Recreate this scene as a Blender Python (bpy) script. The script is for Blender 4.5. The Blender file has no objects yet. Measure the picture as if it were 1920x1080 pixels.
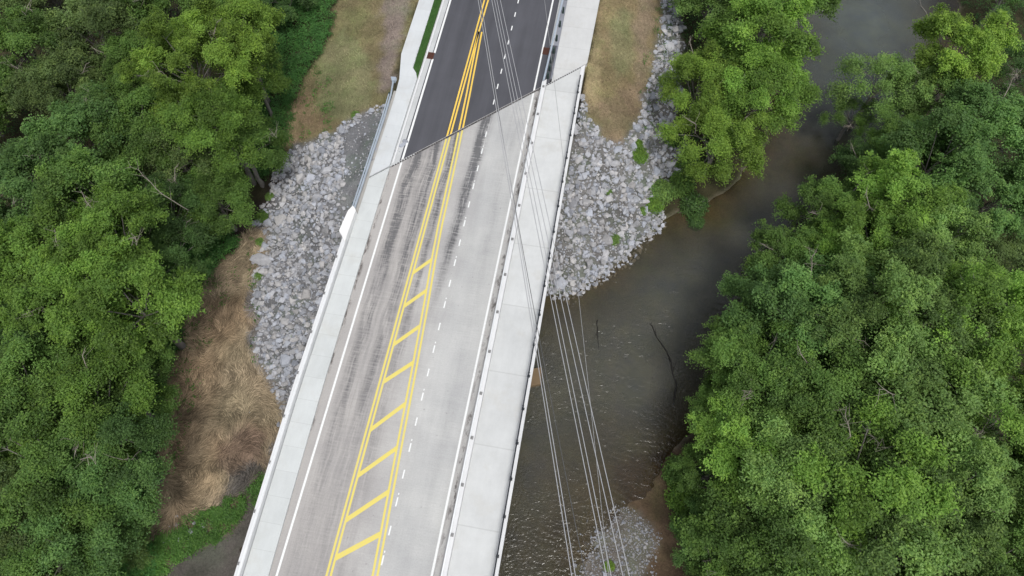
import bpy, bmesh, math, random
import numpy as np
from mathutils import Vector, Matrix

R = math.radians
scene = bpy.context.scene
# ------------------------------------------------------------------ camera
PITCH, YAW, CAMX, CAMH, FPX = math.atan(2564/1280), R(9.97), 17.19, 53.0, 1280.0
cam_d = bpy.data.cameras.new('camera'); cam = bpy.data.objects.new('camera', cam_d)
scene.collection.objects.link(cam)
cam.location = (CAMX, 0, CAMH); cam.rotation_euler = (math.pi/2-PITCH, 0, YAW)
cam_d.sensor_width = 36; cam_d.lens = 24.0; cam_d.clip_end = 3000; cam_d.clip_start = 0.5
scene.camera = cam
# ------------------------------------------------------------------ light
SUN_EL, SUN_AZ = R(66), R(150)
world = bpy.data.worlds.new('World'); scene.world = world; world.use_nodes = True
wn = world.node_tree.nodes; wl = world.node_tree.links
bg = wn['Background']; sky = wn.new('ShaderNodeTexSky'); sky.sky_type = 'NISHITA'
sky.sun_disc = False; sky.sun_elevation = SUN_EL; sky.sun_rotation = SUN_AZ
sky.air_density = 1.0; sky.dust_density = 3.0
hs = wn.new('ShaderNodeHueSaturation'); hs.inputs['Saturation'].default_value = 0.33
wl.new(sky.outputs[0], hs.inputs['Color']); wl.new(hs.outputs[0], bg.inputs['Color'])
bg.inputs['Strength'].default_value = 0.15
sd = bpy.data.lights.new('sun', 'SUN'); sd.energy = 1.4; sd.angle = R(16); sd.color = (1, .97, .92)
so = bpy.data.objects.new('sun', sd); scene.collection.objects.link(so)
# direction the sun is in: Nishita rotation is clockwise from +Y
sdir = Vector((math.sin(SUN_AZ)*math.cos(SUN_EL), math.cos(SUN_AZ)*math.cos(SUN_EL), math.sin(SUN_EL)))
so.rotation_euler = sdir.to_track_quat('Z', 'Y').to_euler()
scene.view_settings.view_transform = 'Standard'; scene.view_settings.look = 'None'
scene.view_settings.exposure = 0.35; scene.view_settings.gamma = 1.0
scene.cycles.max_bounces = 8; scene.cycles.transparent_max_bounces = 12

# ------------------------------------------------------------------ photo <-> ground survey
FW = np.array([-math.sin(YAW)*math.cos(PITCH), math.cos(YAW)*math.cos(PITCH), -math.sin(PITCH)])
RT = np.array([math.cos(YAW), math.sin(YAW), 0.0]); UP = np.cross(RT, FW)
def at(u, v, z=0.0):
    d = FW*FPX + RT*(u-960) - UP*(v-540); k = (z-CAMH)/d[2]
    return np.array([CAMX+d[0]*k, d[1]*k, z])
def survey(p):
    q = p - np.array([CAMX, 0, CAMH]); c = np.maximum(q@FW, 1.0)
    return 960+FPX*(q@RT)/c, 540-FPX*(q@UP)/c
def inside(u, v, poly):
    r = np.zeros(u.shape, bool); n = len(poly)
    for i in range(n):
        x1, y1 = poly[i]; x2, y2 = poly[(i+1) % n]
        if y1 == y2: continue
        c = ((y1 > v) != (y2 > v)) & (u < (x2-x1)*(v-y1)/(y2-y1)+x1)
        r ^= c
    return r
_pr = np.random.default_rng(5)
_ph = [( _pr.uniform(0, 6.28), _pr.uniform(0, 6.28)) for _ in range(64)]
def wob(x, y, s, k=0, octs=4):
    """smooth field in about -1..1"""
    r = np.zeros(np.broadcast(x, y).shape); a = 1.0; t = 0.0
    for o in range(octs):
        for j in range(3):
            th, ph = _ph[(k*7+o*3+j) % 64]
            r = r + a*np.sin((x*math.cos(th)+y*math.sin(th))*s + ph*3)*np.sin((y*math.cos(ph)-x*math.sin(ph))*s*.83+th*5)
            t += a*.6
        a *= .55; s *= 1.93
    return r/t

# ------------------------------------------------------------------ object helpers
def link(o, parent=None):
    scene.collection.objects.link(o)
    if parent is not None: o.parent = parent
    return o
def tag(o, label=None, cat=None, group=None, kind=None):
    if label: o['label'] = label
    if cat: o['category'] = cat
    if group: o['group'] = group
    if kind: o['kind'] = kind
    return o
def empty(name, loc=(0, 0, 0)):
    o = bpy.data.objects.new(name, None); o.location = loc; o.empty_display_size = .3
    return link(o)
class MB:
    def __init__(s): s.v = []; s.f = []
    def add(s, vs, fs):
        n = len(s.v); s.v += [tuple(map(float, p)) for p in vs]; s.f += [tuple(n+i for i in f) for f in fs]; return s
    def box(s, x0, x1, y0, y1, z0, z1):
        return s.add([(x0,y0,z0),(x1,y0,z0),(x1,y1,z0),(x0,y1,z0),(x0,y0,z1),(x1,y0,z1),(x1,y1,z1),(x0,y1,z1)],
                     [(3,2,1,0),(4,5,6,7),(0,1,5,4),(1,2,6,5),(2,3,7,6),(3,0,4,7)])
    def sheet(s, pts, z):
        return s.add([(p[0], p[1], z) for p in pts], [tuple(range(len(pts)))])
    def slab(s, pts, z0, z1):
        """closed prism over a counter-clockwise outline"""
        n = len(pts)
        return s.add([(p[0],p[1],z0) for p in pts]+[(p[0],p[1],z1) for p in pts],
                     [tuple(range(n))[::-1], tuple(range(n, 2*n))]+[(i,(i+1)%n,n+(i+1)%n,n+i) for i in range(n)])
    def strip(s, left, right, z0, z1=None):
        """ribbon between two polylines; z1 gives thickness"""
        n = len(left)
        if z1 is None:
            vs = [(p[0],p[1],z0) for p in left]+[(p[0],p[1],z0) for p in right]
            return s.add(vs, [(i, n+i, n+i+1, i+1) for i in range(n-1)])
        return s.slab(list(right)+list(left)[::-1], z0, z1)
    def tube(s, pts, r, seg=8, cap=True):
        pts = [Vector(p) for p in pts]; n = len(pts); rs = r if hasattr(r, '__len__') else [r]*n
        vs = []; ref = Vector((0.13, 0.27, 1))
        for i, p in enumerate(pts):
            t = (pts[min(i+1, n-1)]-pts[max(i-1, 0)]).normalized()
            a = t.cross(ref)
            if a.length < .05: a = t.cross(Vector((1, 0, 0)))
            a.normalize(); b = t.cross(a)
            for k in range(seg):
                th = 2*math.pi*k/seg; vs.append(p+(a*math.cos(th)+b*math.sin(th))*rs[i])
        fs = [(i*seg+k, i*seg+(k+1)%seg, (i+1)*seg+(k+1)%seg, (i+1)*seg+k) for i in range(n-1) for k in range(seg)]
        if cap: fs += [tuple(range(seg))[::-1], tuple((n-1)*seg+k for k in range(seg))]
        return s.add(vs, fs)
    def mesh(s, name, m, bevel=0, smooth=False):
        me = bpy.data.meshes.new(name); me.from_pydata(s.v, [], s.f); me.materials.append(m)
        bm = bmesh.new(); bm.from_mesh(me); bmesh.ops.recalc_face_normals(bm, faces=bm.faces)
        if bevel: bmesh.ops.bevel(bm, geom=bm.edges[:], offset=bevel, segments=2, affect='EDGES', clamp_overlap=True)
        bm.to_mesh(me); bm.free()
        if smooth: me.shade_smooth()
        return me
    def build(s, name, m, parent=None, bevel=0, smooth=False):
        return link(bpy.data.objects.new(name, s.mesh(name, m, bevel, smooth)), parent)
def quads_mesh(name, V, nf, m, attrs, per=4):
    """numpy mesh of nf separate faces with `per` corners each; attrs: name -> (nf,3)"""
    me = bpy.data.meshes.new(name)
    me.vertices.add(len(V)); me.vertices.foreach_set('co', V.astype(np.float32).ravel())
    me.loops.add(nf*per); me.loops.foreach_set('vertex_index', np.arange(nf*per, dtype=np.int32))
    me.polygons.add(nf); me.polygons.foreach_set('loop_start', np.arange(nf, dtype=np.int32)*per)
    me.update(calc_edges=True)
    for k, a in attrs.items():
        at_ = me.attributes.new(k, 'FLOAT_VECTOR', 'FACE'); at_.data.foreach_set('vector', a.astype(np.float32).ravel())
    me.materials.append(m); return me

# ------------------------------------------------------------------ node helper
class NT:
    def __init__(s, name):
        s.m = bpy.data.materials.new(name); s.m.use_nodes = True; s.t = s.m.node_tree; s.n = s.t.nodes
        s.b = s.n['Principled BSDF']; s.out = s.n['Material Output']
    def new(s, typ, ins=None, **kw):
        n = s.n.new(typ)
        for k, v in kw.items(): setattr(n, k, v)
        for k, v in (ins or {}).items(): s.put(n.inputs[k], v)
        return n
    def put(s, sock, v):
        if isinstance(v, bpy.types.NodeSocket): s.t.links.new(v, sock)
        else: sock.default_value = v
    def math(s, op, a, b=0.0, c=0.0, clamp=False):
        n = s.n.new('ShaderNodeMath'); n.operation = op; n.use_clamp = clamp
        s.put(n.inputs[0], a); s.put(n.inputs[1], b); s.put(n.inputs[2], c); return n.outputs[0]
    def obj(s): return s.new('ShaderNodeTexCoord').outputs['Object']
    def pos(s): return s.new('ShaderNodeNewGeometry').outputs['Position']
    def scale(s, vec, xyz): return s.new('ShaderNodeMapping', {'Vector': vec, 'Scale': xyz}).outputs[0]
    def noise(s, vec, sc, det=5, rough=.6, dist=0.0):
        return s.new('ShaderNodeTexNoise', {'Vector': vec, 'Scale': sc, 'Detail': det, 'Roughness': rough, 'Distortion': dist}).outputs[0]
    def ramp(s, f, lo, hi, a=0.0, b=1.0):
        n = s.new('ShaderNodeMapRange', {'Value': f, 'From Min': lo, 'From Max': hi, 'To Min': a, 'To Max': b}); return n.outputs[0]
    def mix(s, f, a, b, mode='MIX'):
        n = s.n.new('ShaderNodeMix'); n.data_type = 'RGBA'; n.blend_type = mode
        s.put(n.inputs[0], f); s.put(n.inputs[6], c4(a)); s.put(n.inputs[7], c4(b)); return n.outputs[2]
    def bump(s, h, strength=.3, dist=.02):
        n = s.new('ShaderNodeBump', {'Height': h, 'Strength': strength, 'Distance': dist}); s.t.links.new(n.outputs[0], s.b.inputs['Normal']); return n
    def fin(s, col=None, rough=.8, metal=0.0, spec=.4):
        if col is not None: s.put(s.b.inputs['Base Color'], c4(col))
        s.put(s.b.inputs['Roughness'], rough); s.put(s.b.inputs['Metallic'], metal); s.put(s.b.inputs['Specular IOR Level'], spec)
        return s.m
def c4(c): return c if isinstance(c, bpy.types.NodeSocket) else ((*c, 1.0) if len(c) == 3 else c)
def speckled(name, col, amount=.12, scale=1.2, rough=.8, metal=0.0, fine=40, bump=.2, spec=.3, tint=None):
    t = NT(name); p = t.pos(); a = t.noise(p, scale, 6, .65); b = t.noise(p, fine, 3, .7)
    f = t.math('ADD', t.math('MULTIPLY', a, .65), t.math('MULTIPLY', b, .35))
    v = t.ramp(f, .32, .68, 1-amount, 1+amount)
    c = t.mix(1.0, col, t.new('ShaderNodeCombineXYZ', {0: v, 1: v, 2: v}).outputs[0], 'MULTIPLY')
    if tint: c = t.mix(t.ramp(t.noise(p, scale*.4, 4), .5, .75), c, tint)
    if bump: t.bump(b, bump, .01)
    return t.fin(c, rough, metal, spec)
# ------------------------------------------------------------------ materials of the road and bridge
def gauss(t, x, x0, w):
    d = t.math('DIVIDE', t.math('SUBTRACT', x, x0), w)
    return t.math('POWER', 2.718, t.math('MULTIPLY', t.math('MULTIPLY', d, d), -1.0))
def deck_material():
    t = NT('dirty_deck_concrete'); p = t.pos(); xyz = t.new('ShaderNodeSeparateXYZ', {0: p}); X, Y = xyz.outputs[0], xyz.outputs[1]
    xw = t.math('ADD', X, t.math('MULTIPLY', t.math('SUBTRACT', t.noise(t.scale(p, (.02, .11, 1)), 1.0, 2), .5), .8))
    pw = t.new('ShaderNodeCombineXYZ', {0: xw, 1: Y, 2: 0.0}).outputs[0]
    st = t.noise(t.scale(pw, (2.6, .16, 1)), 1.0, 7, .74, .5)
    st2 = t.noise(t.scale(pw, (6.5, .45, 1)), 1.0, 6, .78, .3)
    cloud = t.noise(p, .22, 5, .6); fine = t.noise(p, 9, 4, .7); rib = t.noise(t.scale(p, (.8, 6.5, 1)), 1.0, 3, .6)
    base = t.mix(t.ramp(cloud, .35, .65), (.362, .36, .357), (.442, .438, .425))
    warm = t.mix(t.ramp(t.math('ADD', X, t.math('MULTIPLY', cloud, 3)), 5.5, 9.5), (.92, .885, .865), (1, 1.01, 1.01))
    base = t.mix(1.0, base, warm, 'MULTIPLY')
    w = t.math('ADD', gauss(t, xw, 1.05, .55), t.math('MULTIPLY', gauss(t, xw, 2.75, .5), .9))
    w = t.math('ADD', w, t.math('MULTIPLY', gauss(t, xw, 4.35, .42), .75))
    w = t.math('ADD', w, t.math('MULTIPLY', gauss(t, xw, t_curve(t, Y), .42), t.ramp(Y, 20, 34, .0, 1.5)))
    w = t.math('ADD', w, t.math('MULTIPLY', gauss(t, X, 9.6, .5), .16))
    yr = t.math('ADD', t.math('MULTIPLY', t.ramp(Y, 4, 34), .9), .25)
    yr2 = t.math('MULTIPLY', t.ramp(Y, 26, 40), .35)
    rub = t.math('MULTIPLY', w, t.math('ADD', yr, yr2))
    mask = t.math('MULTIPLY', rub, t.ramp(t.math('ADD', t.math('MULTIPLY', st, .6), t.math('MULTIPLY', st2, .4)), .38, .56))
    mask = t.math('MULTIPLY', mask, t.ramp(rib, .32, .60, .35, 1.25))
    lane = t.math('MULTIPLY', t.math('MULTIPLY', gauss(t, X, 2.2, 2.9), .22), t.ramp(st, .35, .6))
    mask = t.math('ADD', mask, lane, clamp=True)
    c = t.mix(t.math('MULTIPLY', mask, .88), base, (.085, .085, .09))
    gut = t.math('MAXIMUM', t.ramp(X, -.28, -.12, 1, 0), t.math('MULTIPLY', t.ramp(X, 11.0, 11.1), .8))
    c = t.mix(t.math('MULTIPLY', gut, t.ramp(t.noise(p, .9, 5, .7), .35, .62, .25, .95)), c, (.36, .345, .33))
    edge = t.math('MAXIMUM', gauss(t, X, -.88, .16), gauss(t, X, 11.38, .26))
    blot = t.ramp(t.noise(t.scale(p, (1, .30, 1)), 1.6, 5, .75), .50, .60)
    c = t.mix(t.math('MULTIPLY', t.math('MULTIPLY', edge, blot), 1.0), c, (.09, .08, .075))
    sp = t.noise(p, 2.7, 3, .5); c = t.mix(t.math('MULTIPLY', t.ramp(sp, .69, .74), .35), c, (.16, .15, .145))
    tin = t.noise(t.scale(p, (.25, 14, 1)), 1.0, 2, .5); lane_w = t.noise(t.scale(p, (1.2, .09, 1)), 1.0, 4, .6)
    v = t.math('ADD', t.ramp(fine, .3, .7, .91, 1.07), t.math('ADD', t.ramp(tin, .3, .7, -.035, .035), t.ramp(lane_w, .3, .7, -.06, .06)))
    c = t.mix(1.0, c, t.new('ShaderNodeCombineXYZ', {0: v, 1: v, 2: v}).outputs[0], 'MULTIPLY')
    t.bump(fine, .2, .01); return t.fin(c, .85, 0, .3)
def t_curve(t, Y):  # the merging wheel path swings from the right lane to the middle
    return t.ramp(Y, 24, 46, 6.3, 7.0)
def path_material(name, col, joint=3.0, skew=0.0, ja=.35, var=.06):
    t = NT(name); p = t.pos(); xyz = t.new('ShaderNodeSeparateXYZ', {0: p})
    y = t.math('ADD', xyz.outputs[1], t.math('MULTIPLY', xyz.outputs[0], skew))
    f = t.math('FRACT', t.math('DIVIDE', y, joint)); d = t.math('MINIMUM', f, t.math('SUBTRACT', 1.0, f))
    line = t.ramp(d, .0, .012, 1, 0); cell = t.math('FLOOR', t.math('DIVIDE', y, joint*2))
    cv = t.new('ShaderNodeTexWhiteNoise', {'W': cell}, noise_dimensions='1D').outputs[0]
    n = t.noise(p, .5, 6, .65); n2 = t.noise(t.scale(p, (2.5, .5, 1)), 1, 5, .7); fine = t.noise(p, 14, 3, .7)
    v = t.math('ADD', t.ramp(n, .3, .7, 1-var, 1+var), t.ramp(cv, 0, 1, -.03, .03))
    v = t.math('ADD', v, t.ramp(n2, .3, .7, -.03, .03)); v = t.math('ADD', v, t.ramp(fine, .3, .7, -.03, .03))
    c = t.mix(1.0, col, t.new('ShaderNodeCombineXYZ', {0: v, 1: v, 2: t.math('MULTIPLY', v, 1.0)}).outputs[0], 'MULTIPLY')
    c = t.mix(t.math('MULTIPLY', t.ramp(t.noise(p, .35, 4, .7), .53, .72), .5), c, (col[0]*.86, col[1]*.82, col[2]*.76))
    c = t.mix(t.math('MULTIPLY', line, ja), c, (.2, .2, .19))
    t.bump(fine, .15, .008); return t.fin(c, .85, 0, .3)
def asphalt_material():
    t = NT('fresh_asphalt'); p = t.pos()
    n = t.noise(t.scale(p, (1.1, .06, 1)), 1, 5, .6); g = t.noise(p, 30, 3, .75); big = t.noise(p, .35, 4)
    v = t.math('ADD', t.ramp(n, .3, .7, .85, 1.15), t.ramp(g, .3, .7, -.2, .2)); v = t.math('ADD', v, t.ramp(big, .3, .7, -.07, .07))
    c = t.mix(1.0, (.068, .069, .079), t.new('ShaderNodeCombineXYZ', {0: v, 1: v, 2: v}).outputs[0], 'MULTIPLY')
    t.bump(g, .35, .01); return t.fin(c, .75, 0, .35)
def paint_material(name, col, wear=.3, under=(.4, .39, .38)):
    t = NT(name); p = t.pos(); g = t.noise(p, 7, 6, .75); b = t.noise(t.scale(p, (2, .3, 1)), 1.2, 4)
    w = t.math('MULTIPLY', t.ramp(t.math('ADD', g, t.math('MULTIPLY', b, .5)), .78, .95), wear)
    return t.fin(t.mix(w, col, under), .6, 0, .3)
M_DECK = deck_material()
M_WALK = path_material('sidewalk_concrete', (.485, .505, .50), 1.9, 0, .42)
M_PATH = path_material('path_concrete', (.50, .51, .505), 6.1, 0, .30, .07)
M_APATH = path_material('approach_path_concrete', (.48, .485, .48), 3.05, 0, .34, .06)
M_PARA = speckled('parapet_concrete', (.60, .605, .61), .08, .6, .85, fine=10)
M_CURB = speckled('curb_concrete', (.44, .45, .45), .12, .8, .85, fine=12)
M_OLDC = speckled('abutment_concrete', (.36, .35, .33), .18, .5, .9)
M_ASPH = asphalt_material()
M_YEL = paint_material('yellow_paint', (.62, .52, .13), .3)
M_YELB = paint_material('yellow_paint_on_asphalt', (.74, .50, .085), .3, (.25, .2, .1))
M_WHI = paint_material('white_paint', (.68, .69, .68), .45, (.42, .42, .42))
M_GALV = speckled('galvanised_steel', (.46, .52, .58), .12, 2, .42, .55, spec=.5)
M_DARKST = speckled('dark_painted_steel', (.028, .032, .038), .2, 3, .45, .3)
M_LIGHTST = speckled('light_rail_steel', (.72, .74, .74), .08, 2, .4, .3)
M_POST = speckled('weathered_post_steel', (.22, .22, .22), .2, 3, .6, .4)
M_GPOST = speckled('treated_timber_post', (.03, .05, .045), .3, 3, .8)
M_RUST = speckled('rusty_iron', (.095, .035, .022), .4, 3, .85, .1)
M_JOINT = speckled('joint_steel', (.05, .045, .045), .5, 2, .7, .2)
M_WIRE = speckled('aluminium_wire', (.46, .46, .47), .06, 1, .5, .4, bump=0)
M_WIRED = speckled('dark_cable_sheath', (.09, .09, .09), .1, 1, .6, .0, bump=0)
M_WETBARK = speckled('wet_black_bark', (.022, .02, .018), .2, 3, .6)
M_GIRD = speckled('girder_steel', (.17, .14, .12), .15, 1, .6, .2)

# ------------------------------------------------------------------ road bridge
YS = -42.0
def JY(x): return 36.75+(x+.97)*(52.82-36.75)/16.62     # the skewed joint line
JA = math.atan((52.82-36.75)/16.62)
def lin(y, pts):
    return float(np.interp(y, [p[0] for p in pts], [p[1] for p in pts]))
def xL(y): return lin(y, [(-42, -2.55), (0, -2.78), (14, -3.08), (31, -3.05)])     # outer face of the left parapet
def xS(y): return lin(y, [(-42, -.55), (0, -.55), (14, -.88), (31, -1.02), (38, -1.02)])   # kerb edge of the left sidewalk
ysl = list(np.linspace(YS, 34.0, 30))
bridge = empty('road_bridge', (6, 0, 0)); bridge.location = (0, 0, 0)
tag(bridge, 'pale concrete road bridge with yellow hatched median, crossing the brown creek', 'bridge')
# slab
MB().slab([(-2.9, YS), (15.6, YS), (15.6, JY(15.6)), (-2.9, JY(-2.9))], -.42, 0).build('deck', M_DECK, bridge)
for k, x in enumerate((-1.8, 1.6, 5.0, 8.4, 11.8, 15.0)):
    g = MB(); y1 = JY(x)-1.0
    g.box(x-.04, x+.04, YS, y1, -1.75, -.42).box(x-.28, x+.28, YS, y1, -1.80, -1.75)
    g.build('girder', M_GIRD, bridge)
# pier below and abutment
c, s_ = math.cos(JA), math.sin(JA)
def skew(a, b, x0=6.3, y0=None):
    y0 = JY(x0) if y0 is None else y0
    return (x0+a*c-b*s_, y0+a*s_+b*c)
MB().slab([skew(-12.6, -1.6), skew(11.2, -1.6), skew(12.4, -.35), skew(-12.6, -.35)], -7.5, -.43).build('abutment', M_OLDC, bridge)
pm = MB(); pm.slab([(-2.6, 12.0), (15.1, 20.6), (15.1, 22.2), (-2.6, 13.6)], -2.9, -1.82)
pm.build('pier_cap', M_OLDC, bridge)
for f in (.08, .36, .64, .92):
    x = -2.6+17.7*f; y = 12.8+8.6*f
    MB().tube([(x, y, -9.8), (x, y, -2.9)], .5, 20).build('pier_column', M_OLDC, bridge, smooth=False)
MB().slab([(14.2, 19.4), (16.35, 20.3), (16.1, 21.9), (14.2, 21.2)], -9.8, -7.05).build('pier_footing', speckled('wet_footing', (.17, .12, .07), .2, .8), bridge)
# left sidewalk, raised
w = MB(); w.strip([(xL(y)+.44, y) for y in ysl], [(xS(y), y) for y in ysl], .0, .16)
w.slab([(xL(34)+.44, 34.0), (xS(34), 34.0), (-1.02, JY(-1.02)-.12), (-2.62, JY(-2.62)-.12)], .0, .16)
w.build('sidewalk', M_WALK, bridge)
# shared path behind the traffic parapet
MB().slab([(12.04, YS), (15.22, YS), (15.22, JY(15.22)-.12), (12.04, JY(12.04)-.12)], .0, .06).build('shared_path', M_PATH, bridge)
# parapets
yp = [y for y in ysl if y < 30.2]+[30.4]
lp = MB().strip([(xL(y), y) for y in yp], [(xL(y)+.40, y) for y in yp], -.5, .72).build('outer_parapet', M_PARA, bridge, .02)
for k in range(19):
    y = -40+k*3.62+.9
    if y > 30: break
    MB().box(xL(y)+.02, xL(y)+.13, y-.11, y+.11, .72, .80).build('anchor_plate', M_POST, lp)
MB().strip([(xL(y)+.24, y) for y in yp[:-1]], [(xL(y)+.34, y) for y in yp[:-1]], .72, .76).build('top_trim', M_LIGHTST, lp)
MB().slab([(-3.50, 28.6), (-2.66, 27.6), (-2.62, 31.0), (-3.0, 31.4), (-3.30, 30.8)], -.6, .90).build('parapet_end_block', speckled('white_end_block', (.70, .70, .69), .06, 1), bridge, .04)
tp = MB().slab([(11.60, YS), (12.03, YS), (12.03, 49.75), (11.60, 49.35)], .0, .52).build('traffic_parapet', M_PARA, bridge, .02)
MB().box(11.66, 11.74, YS, 49.2, .67, .77).build('top_rail', M_LIGHTST, tp)
k = 0; y = 5.31*.99-3.62*12
while y < 49.2:
    MB().box(11.66, 11.74, y-.05, y+.05, .52, .67).build('post', M_POST, tp)
    MB().box(11.75, 11.95, y-.12, y+.12, .52, .60).build('post_base', M_POST, tp)
    y += 3.62
MB().slab([(15.23, YS), (15.62, YS), (15.62, JY(15.62)-.12), (15.23, JY(15.23)-.12)], -.45, .20).build('edge_curb', M_PARA, bridge, .02)
# pedestrian railing
rail = MB(); XR_ = 15.35
for z, r_ in ((1.10, .055), (.75, .02), (.45, .02)): rail.tube([(XR_, YS, z), (XR_, 50.3, z)], r_, 8)
rail = rail.build('pedestrian_railing', M_DARKST, bridge)
y = 4.44-2.775*16; 
while y < 50.3:
    p_ = MB().box(XR_-.05, XR_+.05, y-.05, y+.05, .2, 1.06).build('railing_post', M_DARKST, rail)
    MB().tube([(XR_, y, 1.06), (XR_, y, 1.19)], [.085, .07], 10).build('post_cap', M_DARKST, rail)
    MB().box(XR_-.11, XR_+.11, y-.11, y+.11, .20, .225).build('base_plate', M_DARKST, rail)
    y += 2.775
# expansion joint
jt = MB(); jt.slab([skew(-10.0, -.06), skew(12.7, -.06), skew(12.7, .10), skew(-10.0, .10)], -.2, .008)
jt = jt.build('expansion_joint', M_JOINT, bridge)
tm = MB(); tr_ = MB(); a = -9.8
while a < 12.5:
    z = .02
    if a > 7.4 or a < -7.6: z = .075
    if z > .05: tm.slab([skew(a, -.03), skew(a+.13, -.03), skew(a+.13, .07), skew(a, .07)], .0, z)
    elif (a*7.77) % 1 > .25: tr_.slab([skew(a, -.02), skew(a+.13, -.02), skew(a+.13, .04), skew(a, .04)], .0, .014)
    a += .27
tm.build('joint_teeth', M_CURB, jt); tr_.build('joint_teeth', speckled('dirty_joint_teeth', (.20, .19, .185), .4, 4), jt)
MB().slab([skew(-9.2, .101), skew(7.4, .101), skew(7.4, .17), skew(-9.2, .17)], -.2, .006).build('joint_nosing', speckled('chipped_nosing_concrete', (.30, .295, .29), .5, 3.5), jt)
# markings on the deck
def XRI(y): return lin(y, [(-42, 6.9), (1, 6.80), (10, 6.25), (17.9, 5.80), (24.5, 5.36), (29.3, 4.96), (36.7, 4.72), (46.5, 4.30), (55.7, 3.80)])
def lines(ya, yb, f, w, z, n=14):
    yy = list(np.linspace(ya, yb, n)); return MB().strip([(f(q)-w/2, q) for q in yy], [(f(q)+w/2, q) for q in yy], z)
Z1 = .005
def split(name, f, w, mdeck, masph, gap_top=61, x=0, par=None):
    yj = JY(x); lines(YS, yj-.1, f, w, Z1).build(name, mdeck, bridge)
road = None
WL = lambda q: 0.0
# ------------------------------------------------------------------ asphalt approach beyond the joint
YE = 190.0
def edge_pt(x): return (x, JY(x)+.11)
road = tag(MB().slab([edge_pt(-.34), edge_pt(11.62), (11.62, YE), (-.34, YE)], -.3, 0).build('road', M_ASPH), kind='structure')
MB().slab([edge_pt(11.62), edge_pt(12.33), (12.33, 55), (11.62, 55)], -.3, -.001).build('shoulder', M_ASPH, road)
MB().slab([(-1.08, JY(-1.08)+.11), (-.345, JY(-.345)+.11), (-.345, YE), (-1.08, YE)], -.3, .012).build('gutter', M_CURB, road)
MB().slab([(-.95, JY(-.95)+.3), (-.80, JY(-.8)+.3), (-.80, YE), (-.95, YE)], .0, .13).build('kerb', M_PARA, road, .02)
MB().slab([(11.625, 55.01), (12.0, 55.01), (12.0, YE), (11.625, YE)], -.3, .012).build('gutter', M_CURB, road)
MB().slab([(12.005, 55.01), (12.5, 55.01), (12.5, YE), (12.005, YE)], -.3, -.002).build('verge_strip', speckled('grey_verge', (.22, .23, .26), .15, 1), road)
MB().slab([(12.335, 50.3), (12.5, 50.4), (12.5, 55), (12.335, 55)], -.3, -.003).build('verge_strip', speckled('grey_verge_dark', (.17, .18, .21), .15, 1), road)
pave = tag(MB().slab([(12.51, JY(12.5)+.11), (15.78, JY(15.78)+.11), (15.98, 62.5), (16.0, 80), (16.0, YE), (12.51, YE)], -.4, .05).build('pavement', M_APATH), kind='structure')
lw = [(-3.02, 32.0), (-2.66, 38), (-2.66, 45.0), (-2.85, 47.5), (-3.50, 50.9), (-3.52, 59), (-3.5, YE)]
rw = [(-1.88, YE), (-1.9, 59.4), (-1.82, 49.2), (-1.35, 48.6), (-1.1, 47.9), (-1.1, JY(-1.1)+.1), (-2.62, JY(-2.62)+.1)]
sw = [(-2.66, JY(-2.66)+.1), (-1.09, JY(-1.09)+.1), (-1.09, 47.9), (-1.35, 48.6), (-1.82, 49.2), (-1.9, 59.4), (-1.88, YE), (-3.5, YE), (-3.52, 59), (-3.50, 50.9), (-2.85, 47.5), (-2.72, 45)]
tag(MB().slab(sw, -.6, .15).build('sidewalk', path_material('left_sidewalk_concrete', (.50, .52, .528), 1.6, 0, .22, .04)), kind='structure')
# left wing wall under the sidewalk
MB().slab([(-3.1, 31.62), (-2.67, 31.3), (-2.67, 46), (-3.05, 46)], -3.6, .02).build('wing_wall', M_OLDC, bridge)
MB().slab([(15.3, 50.2), (15.62, 50.6), (15.72, 55), (15.5, 55)], -2.5, -.02).build('wing_wall', M_OLDC, bridge)

# markings
def pair(parent_deck, parent_road):
    for nm, f, w, md, ma, ya, yb in (
        ('edge_line', lambda q: -.02-.0025*q, .17, M_WHI, M_WHI, YS, YE), ('edge_line', lambda q: 10.93, .17, M_WHI, M_WHI, YS, YE),
        ('yellow_line', lambda q: 3.50, .165, M_YEL, M_YELB, YS, YE), ('yellow_line', lambda q: 3.80 if q < 56 else 3.92, .165, M_YEL, M_YELB, YS, YE),
        ('yellow_line', lambda q: XRI(q)+.0, .165, M_YEL, M_YELB, YS, 55.6), ('yellow_line', lambda q: XRI(q)+.34, .165, M_YEL, M_YELB, YS, 55.6)):
        x = f(42); yj = JY(x)
        lines(ya, yj-.12, f, w, .005, 24).build(nm, md, bridge)
        b_ = 60.4 if nm == 'x' else yb
        if nm == 'edge_line' and x < 1:
            lines(yj+.14, 50.9, f, w+.03, .005, 4).build(nm, ma, road); lines(51.75, b_, f, w+.03, .005, 6).build(nm, ma, road)
        else: lines(yj+.14, b_, f, w, .005, 24).build(nm, ma, road)
pair(bridge, road)
y = 27.65-2.075*33
while y < 120:
    onb = y+.7 < JY(7.2)
    if not (JY(7.2)-.8 < y < JY(7.2)+.3):
        lines(y-.34, y+.34, lambda q: 7.2, .115, .006, 2).build('lane_dash', M_WHI, bridge if onb else road)
        if onb and int(round(y/2.075)) % 2: lines(y+.52, y+.66, lambda q: 7.2, .09, .006, 2).build('lane_dash', M_WHI, bridge)
    y += 2.075
hl = [(27.57, 26.07), (24.53, 22.78), (21.17, 19.2), (17.89, 15.9), (14.37, 11.9), (10.82, 8.3), (7.49, 5.0), (4.46, 2.34), (1.1, -1.3), (-2.4, -4.9), (-5.8, -8.4)]
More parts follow.
